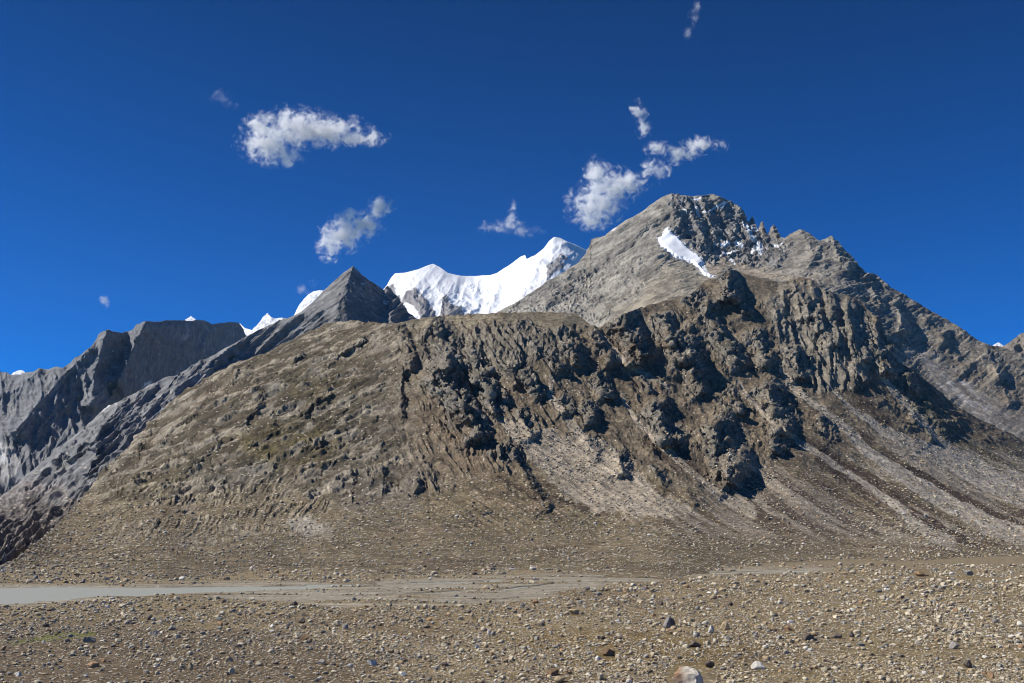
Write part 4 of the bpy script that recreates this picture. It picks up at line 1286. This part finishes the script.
# ------------------------------------------------------------------ clouds
CLOUDS = [
    ('ragged white cloud high above the dark cliffs, drawn out to a point', 10000, .011, [(268, 146, 27, 19), (298, 128, 36, 18), (260, 124, 18, 12), (330, 133, 38, 13), (366, 138, 22, 7), (284, 156, 16, 9)]),
    ('bright puffy slanting cloud hanging right above the pyramid peak', 10000, .013, [(331, 246, 13, 17), (345, 233, 22, 17), (364, 223, 18, 13), (381, 210, 13, 11), (348, 216, 10, 7)]),
    ('broad white cloud touching the left shoulder of the highest rock peak', 9800, .011, [(594, 207, 26, 21), (612, 187, 26, 17), (597, 172, 13, 17), (590, 223, 13, 9), (630, 182, 18, 11)]),
    ('forked white cloud band stretching out over the top of the highest rock peak', 9800, .010, [(657, 150, 16, 6), (680, 154, 18, 9), (700, 143, 17, 9), (719, 147, 10, 6), (662, 172, 9, 10), (650, 166, 10, 9)]),
    ('small upright cloud scrap just above the forked cloud band', 9800, .009, [(638, 112, 8, 11), (644, 127, 8, 12)]),
    ('thin faint cloud wisp floating over the snow mountain', 10000, .0032, [(492, 229, 15, 6), (508, 226, 16, 7), (522, 229, 12, 6), (534, 233, 10, 5), (512, 216, 6, 9), (513, 203, 5, 7)]),
    ('tiny lone cloud puff over the dark cliffs', 11800, .004, [(107, 301, 6, 5), (106, 305, 4, 4)]),
    ('pale wisp of cloud rising from the rounded snow dome', 12200, .0018, [(304, 291, 9, 5), (312, 285, 6, 5)]),
    ('faint cloud streak highest in the sky', 9000, .0018, [(697, 8, 5, 9), (693, 18, 6, 9), (688, 29, 5, 9)]),
    ('barely visible cloud trace beside the ragged cloud', 10000, .0005, [(220, 99, 15, 8), (232, 104, 9, 6)]),
]
for ci, (lab, D, dens, blobs) in enumerate(CLOUDS):
    px = D / F / cp
    cen = unproject(np.mean([b[0] for b in blobs]), np.mean([b[1] for b in blobs]), D)
    bmx = bmesh.new()
    mat = bpy.data.materials.new('cloud_vapour')
    nt = nodes(mat)
    L = nt.links.new
    tc = N(nt, 'ShaderNodeTexCoord')
    acc = None
    for bi, (bx, by, rx, ry) in enumerate(blobs):
        c3 = unproject(bx, by, D) - cen
        c3[1] += (bi % 3 - 1) * px * 5
        rad = np.array([rx, .5 * (rx + ry), ry]) * px * 1.4
        st = bmesh.ops.create_icosphere(bmx, subdivisions=3, radius=1)['verts']
        for v in st:
            v.co = Vector((v.co.x * rad[0] + c3[0], v.co.y * rad[1] + c3[1], v.co.z * rad[2] + c3[2]))
        s1 = N(nt, 'ShaderNodeVectorMath', operation='SUBTRACT')
        s1.inputs[1].default_value = c3
        s2 = N(nt, 'ShaderNodeVectorMath', operation='MULTIPLY')
        s2.inputs[1].default_value = 1 / rad
        s3 = N(nt, 'ShaderNodeVectorMath', operation='LENGTH')
        L(tc.outputs['Object'], s1.inputs[0])
        L(s1.outputs[0], s2.inputs[0])
        L(s2.outputs[0], s3.inputs[0])
        s4 = N(nt, 'ShaderNodeMath', operation='SUBTRACT')
        s4.inputs[0].default_value = 1
        L(s3.outputs['Value'], s4.inputs[1])
        if acc is None:
            acc = s4.outputs[0]
        else:
            mx = N(nt, 'ShaderNodeMath', operation='SMOOTH_MAX')
            mx.inputs[2].default_value = .25
            L(acc, mx.inputs[0])
            L(s4.outputs[0], mx.inputs[1])
            acc = mx.outputs[0]
    nz = N(nt, 'ShaderNodeTexNoise')
    nz.inputs['Scale'].default_value = 1 / (9 * px)
    nz.inputs['Detail'].default_value = 8
    nz.inputs['Roughness'].default_value = .62
    nz.inputs['Distortion'].default_value = .6
    mp = N(nt, 'ShaderNodeMapping')
    mp.inputs['Location'].default_value = (ci * 713.0, ci * 311.0, 0)
    L(tc.outputs['Object'], mp.inputs['Vector'])
    L(mp.outputs[0], nz.inputs['Vector'])
    m1 = N(nt, 'ShaderNodeMath', operation='MULTIPLY_ADD')
    m1.inputs[1].default_value = 3.7
    m1.inputs[2].default_value = -1.85
    L(nz.outputs['Fac'], m1.inputs[0])
    m2 = N(nt, 'ShaderNodeMath', operation='ADD')
    L(acc, m2.inputs[0])
    L(m1.outputs[0], m2.inputs[1])
    edge = N(nt, 'ShaderNodeMapRange')
    edge.interpolation_type = 'SMOOTHSTEP'
    edge.inputs['From Min'].default_value = .22
    edge.inputs['From Max'].default_value = 1.25
    edge.inputs['To Max'].default_value = 1.0
    L(m2.outputs[0], edge.inputs['Value'])
    inside = N(nt, 'ShaderNodeMapRange')
    inside.inputs['From Max'].default_value = .12
    L(acc, inside.inputs['Value'])
    pr = N(nt, 'ShaderNodeMath', operation='MULTIPLY')
    pw = N(nt, 'ShaderNodeMath', operation='POWER')
    pw.inputs[1].default_value = 2.4
    L(edge.outputs[0], pw.inputs[0])
    pk_ = N(nt, 'ShaderNodeMath', operation='MULTIPLY')
    pk_.inputs[1].default_value = dens * 4.5
    L(pw.outputs[0], pk_.inputs[0])
    L(pk_.outputs[0], pr.inputs[0])
    L(inside.outputs[0], pr.inputs[1])
    vol = N(nt, 'ShaderNodeVolumePrincipled')
    vol.inputs['Color'].default_value = (1, 1, 1, 1)
    L(pr.outputs[0], vol.inputs['Density'])
    oo = N(nt, 'ShaderNodeOutputMaterial')
    L(vol.outputs[0], oo.inputs['Volume'])
    me = bpy.data.meshes.new('cloud')
    bmx.to_mesh(me)
    bmx.free()
    ob = bpy.data.objects.new('cloud', me)
    C.objects.link(ob)
    md_ = ob.modifiers.new('join', 'REMESH')
    md_.mode = 'VOXEL'
    md_.voxel_size = px * 2.2
    ev = ob.evaluated_get(bpy.context.evaluated_depsgraph_get())
    me2 = bpy.data.meshes.new_from_object(ev)
    ob.modifiers.clear()
    ob.data = me2
    me2.materials.clear()
    me2.materials.append(mat)
    ob.location = [float(t) for t in cen]
    info(ob, lab, 'cloud')
print('clouds', round(time.time() - T0, 1))
# ------------------------------------------------------------------ light
SUN_AZ, SUN_EL = math.radians(-92), math.radians(43)   # azimuth from the view direction (+Y) towards +X
sx, sy, sz = math.sin(SUN_AZ) * math.cos(SUN_EL), math.cos(SUN_AZ) * math.cos(SUN_EL), math.sin(SUN_EL)
sl = bpy.data.lights.new('sun', 'SUN')
sl.energy = 5.0
sl.angle = math.radians(.53)
sl.color = (1, .95, .87)
so = bpy.data.objects.new('sun', sl)
so.rotation_euler = Vector((sx, sy, sz)).to_track_quat('Z', 'Y').to_euler()
C.objects.link(so)
world = bpy.data.worlds.new('World')
bpy.context.scene.world = world
world.use_nodes = True
nt = world.node_tree
nt.nodes.clear()
L = nt.links.new
wo = N(nt, 'ShaderNodeOutputWorld')
bg = N(nt, 'ShaderNodeBackground')
sk = N(nt, 'ShaderNodeTexSky')
sk.sky_type = 'NISHITA'
sk.sun_disc = False
sk.sun_elevation = SUN_EL
sk.sun_rotation = SUN_AZ
sk.altitude = 4200
sk.air_density = 1.0
sk.dust_density = .4
sk.ozone_density = 4.0
bg.inputs['Strength'].default_value = .055
hs = N(nt, 'ShaderNodeHueSaturation')
hs.inputs['Saturation'].default_value = 1.85
tn = N(nt, 'ShaderNodeMixRGB', blend_type='MULTIPLY')
tn.inputs[0].default_value = 1
tn.inputs[2].default_value = (.30, .93, 1.32, 1)
L(sk.outputs[0], hs.inputs['Color'])
L(hs.outputs[0], tn.inputs[1])
gt = N(nt, 'ShaderNodeTexCoord')
gs_ = N(nt, 'ShaderNodeSeparateXYZ')
gm = N(nt, 'ShaderNodeMapRange')
gm.inputs['From Min'].default_value = .12
gm.inputs['From Max'].default_value = .55
gm.inputs['To Min'].default_value = 1.5
gm.inputs['To Max'].default_value = .66
hz_ = N(nt, 'ShaderNodeMixRGB', blend_type='MULTIPLY')
hz_.inputs[0].default_value = 1
L(gt.outputs['Generated'], gs_.inputs[0])
L(gs_.outputs['Z'], gm.inputs['Value'])
L(tn.outputs[0], hz_.inputs[1])
L(gm.outputs[0], hz_.inputs[2])
L(hz_.outputs[0], bg.inputs['Color'])
L(bg.outputs[0], wo.inputs[0])
sc = bpy.context.scene
hz = bpy.data.materials.new('haze_air')
nt = nodes(hz)
o_ = N(nt, 'ShaderNodeOutputMaterial')
v_ = N(nt, 'ShaderNodeVolumePrincipled')
v_.inputs['Color'].default_value = (.28, .56, 1, 1)
v_.inputs['Density'].default_value = 1.1e-5
v_.inputs['Anisotropy'].default_value = .1
nt.links.new(v_.outputs[0], o_.inputs['Volume'])
x0, x1, y0, y1, z0, z1 = -9600, 9600, -30, 10400, -14, 2620
vv = np.array([(x, y, z) for z in (z0, z1) for y in (y0, y1) for x in (x0, x1)], float)
hq = np.array([(0, 2, 3, 1), (4, 5, 7, 6), (0, 1, 5, 4), (2, 6, 7, 3), (0, 4, 6, 2), (1, 3, 7, 5)])
info(mesh_obj('haze', vv, hq, hz, smooth_shade=False), 'thin clear mountain air that pales the farthest slopes', 'haze', 'stuff')
sc.view_settings.view_transform = 'Standard'
sc.view_settings.look = 'None'
sc.view_settings.exposure = 0.3
sc.view_settings.gamma = 1
sc.render.engine = 'CYCLES'
sc.cycles.max_bounces = 4
sc.cycles.diffuse_bounces = 2
sc.cycles.glossy_bounces = 2
sc.cycles.volume_bounces = 20
sc.cycles.filter_width = 1.0
sc.cycles.use_denoising = True
sc.cycles.denoiser = 'OPENIMAGEDENOISE'
sc.cycles.denoising_input_passes = 'RGB_ALBEDO_NORMAL'
sc.cycles.denoising_prefilter = 'ACCURATE'
print('script', round(time.time() - T0, 1))
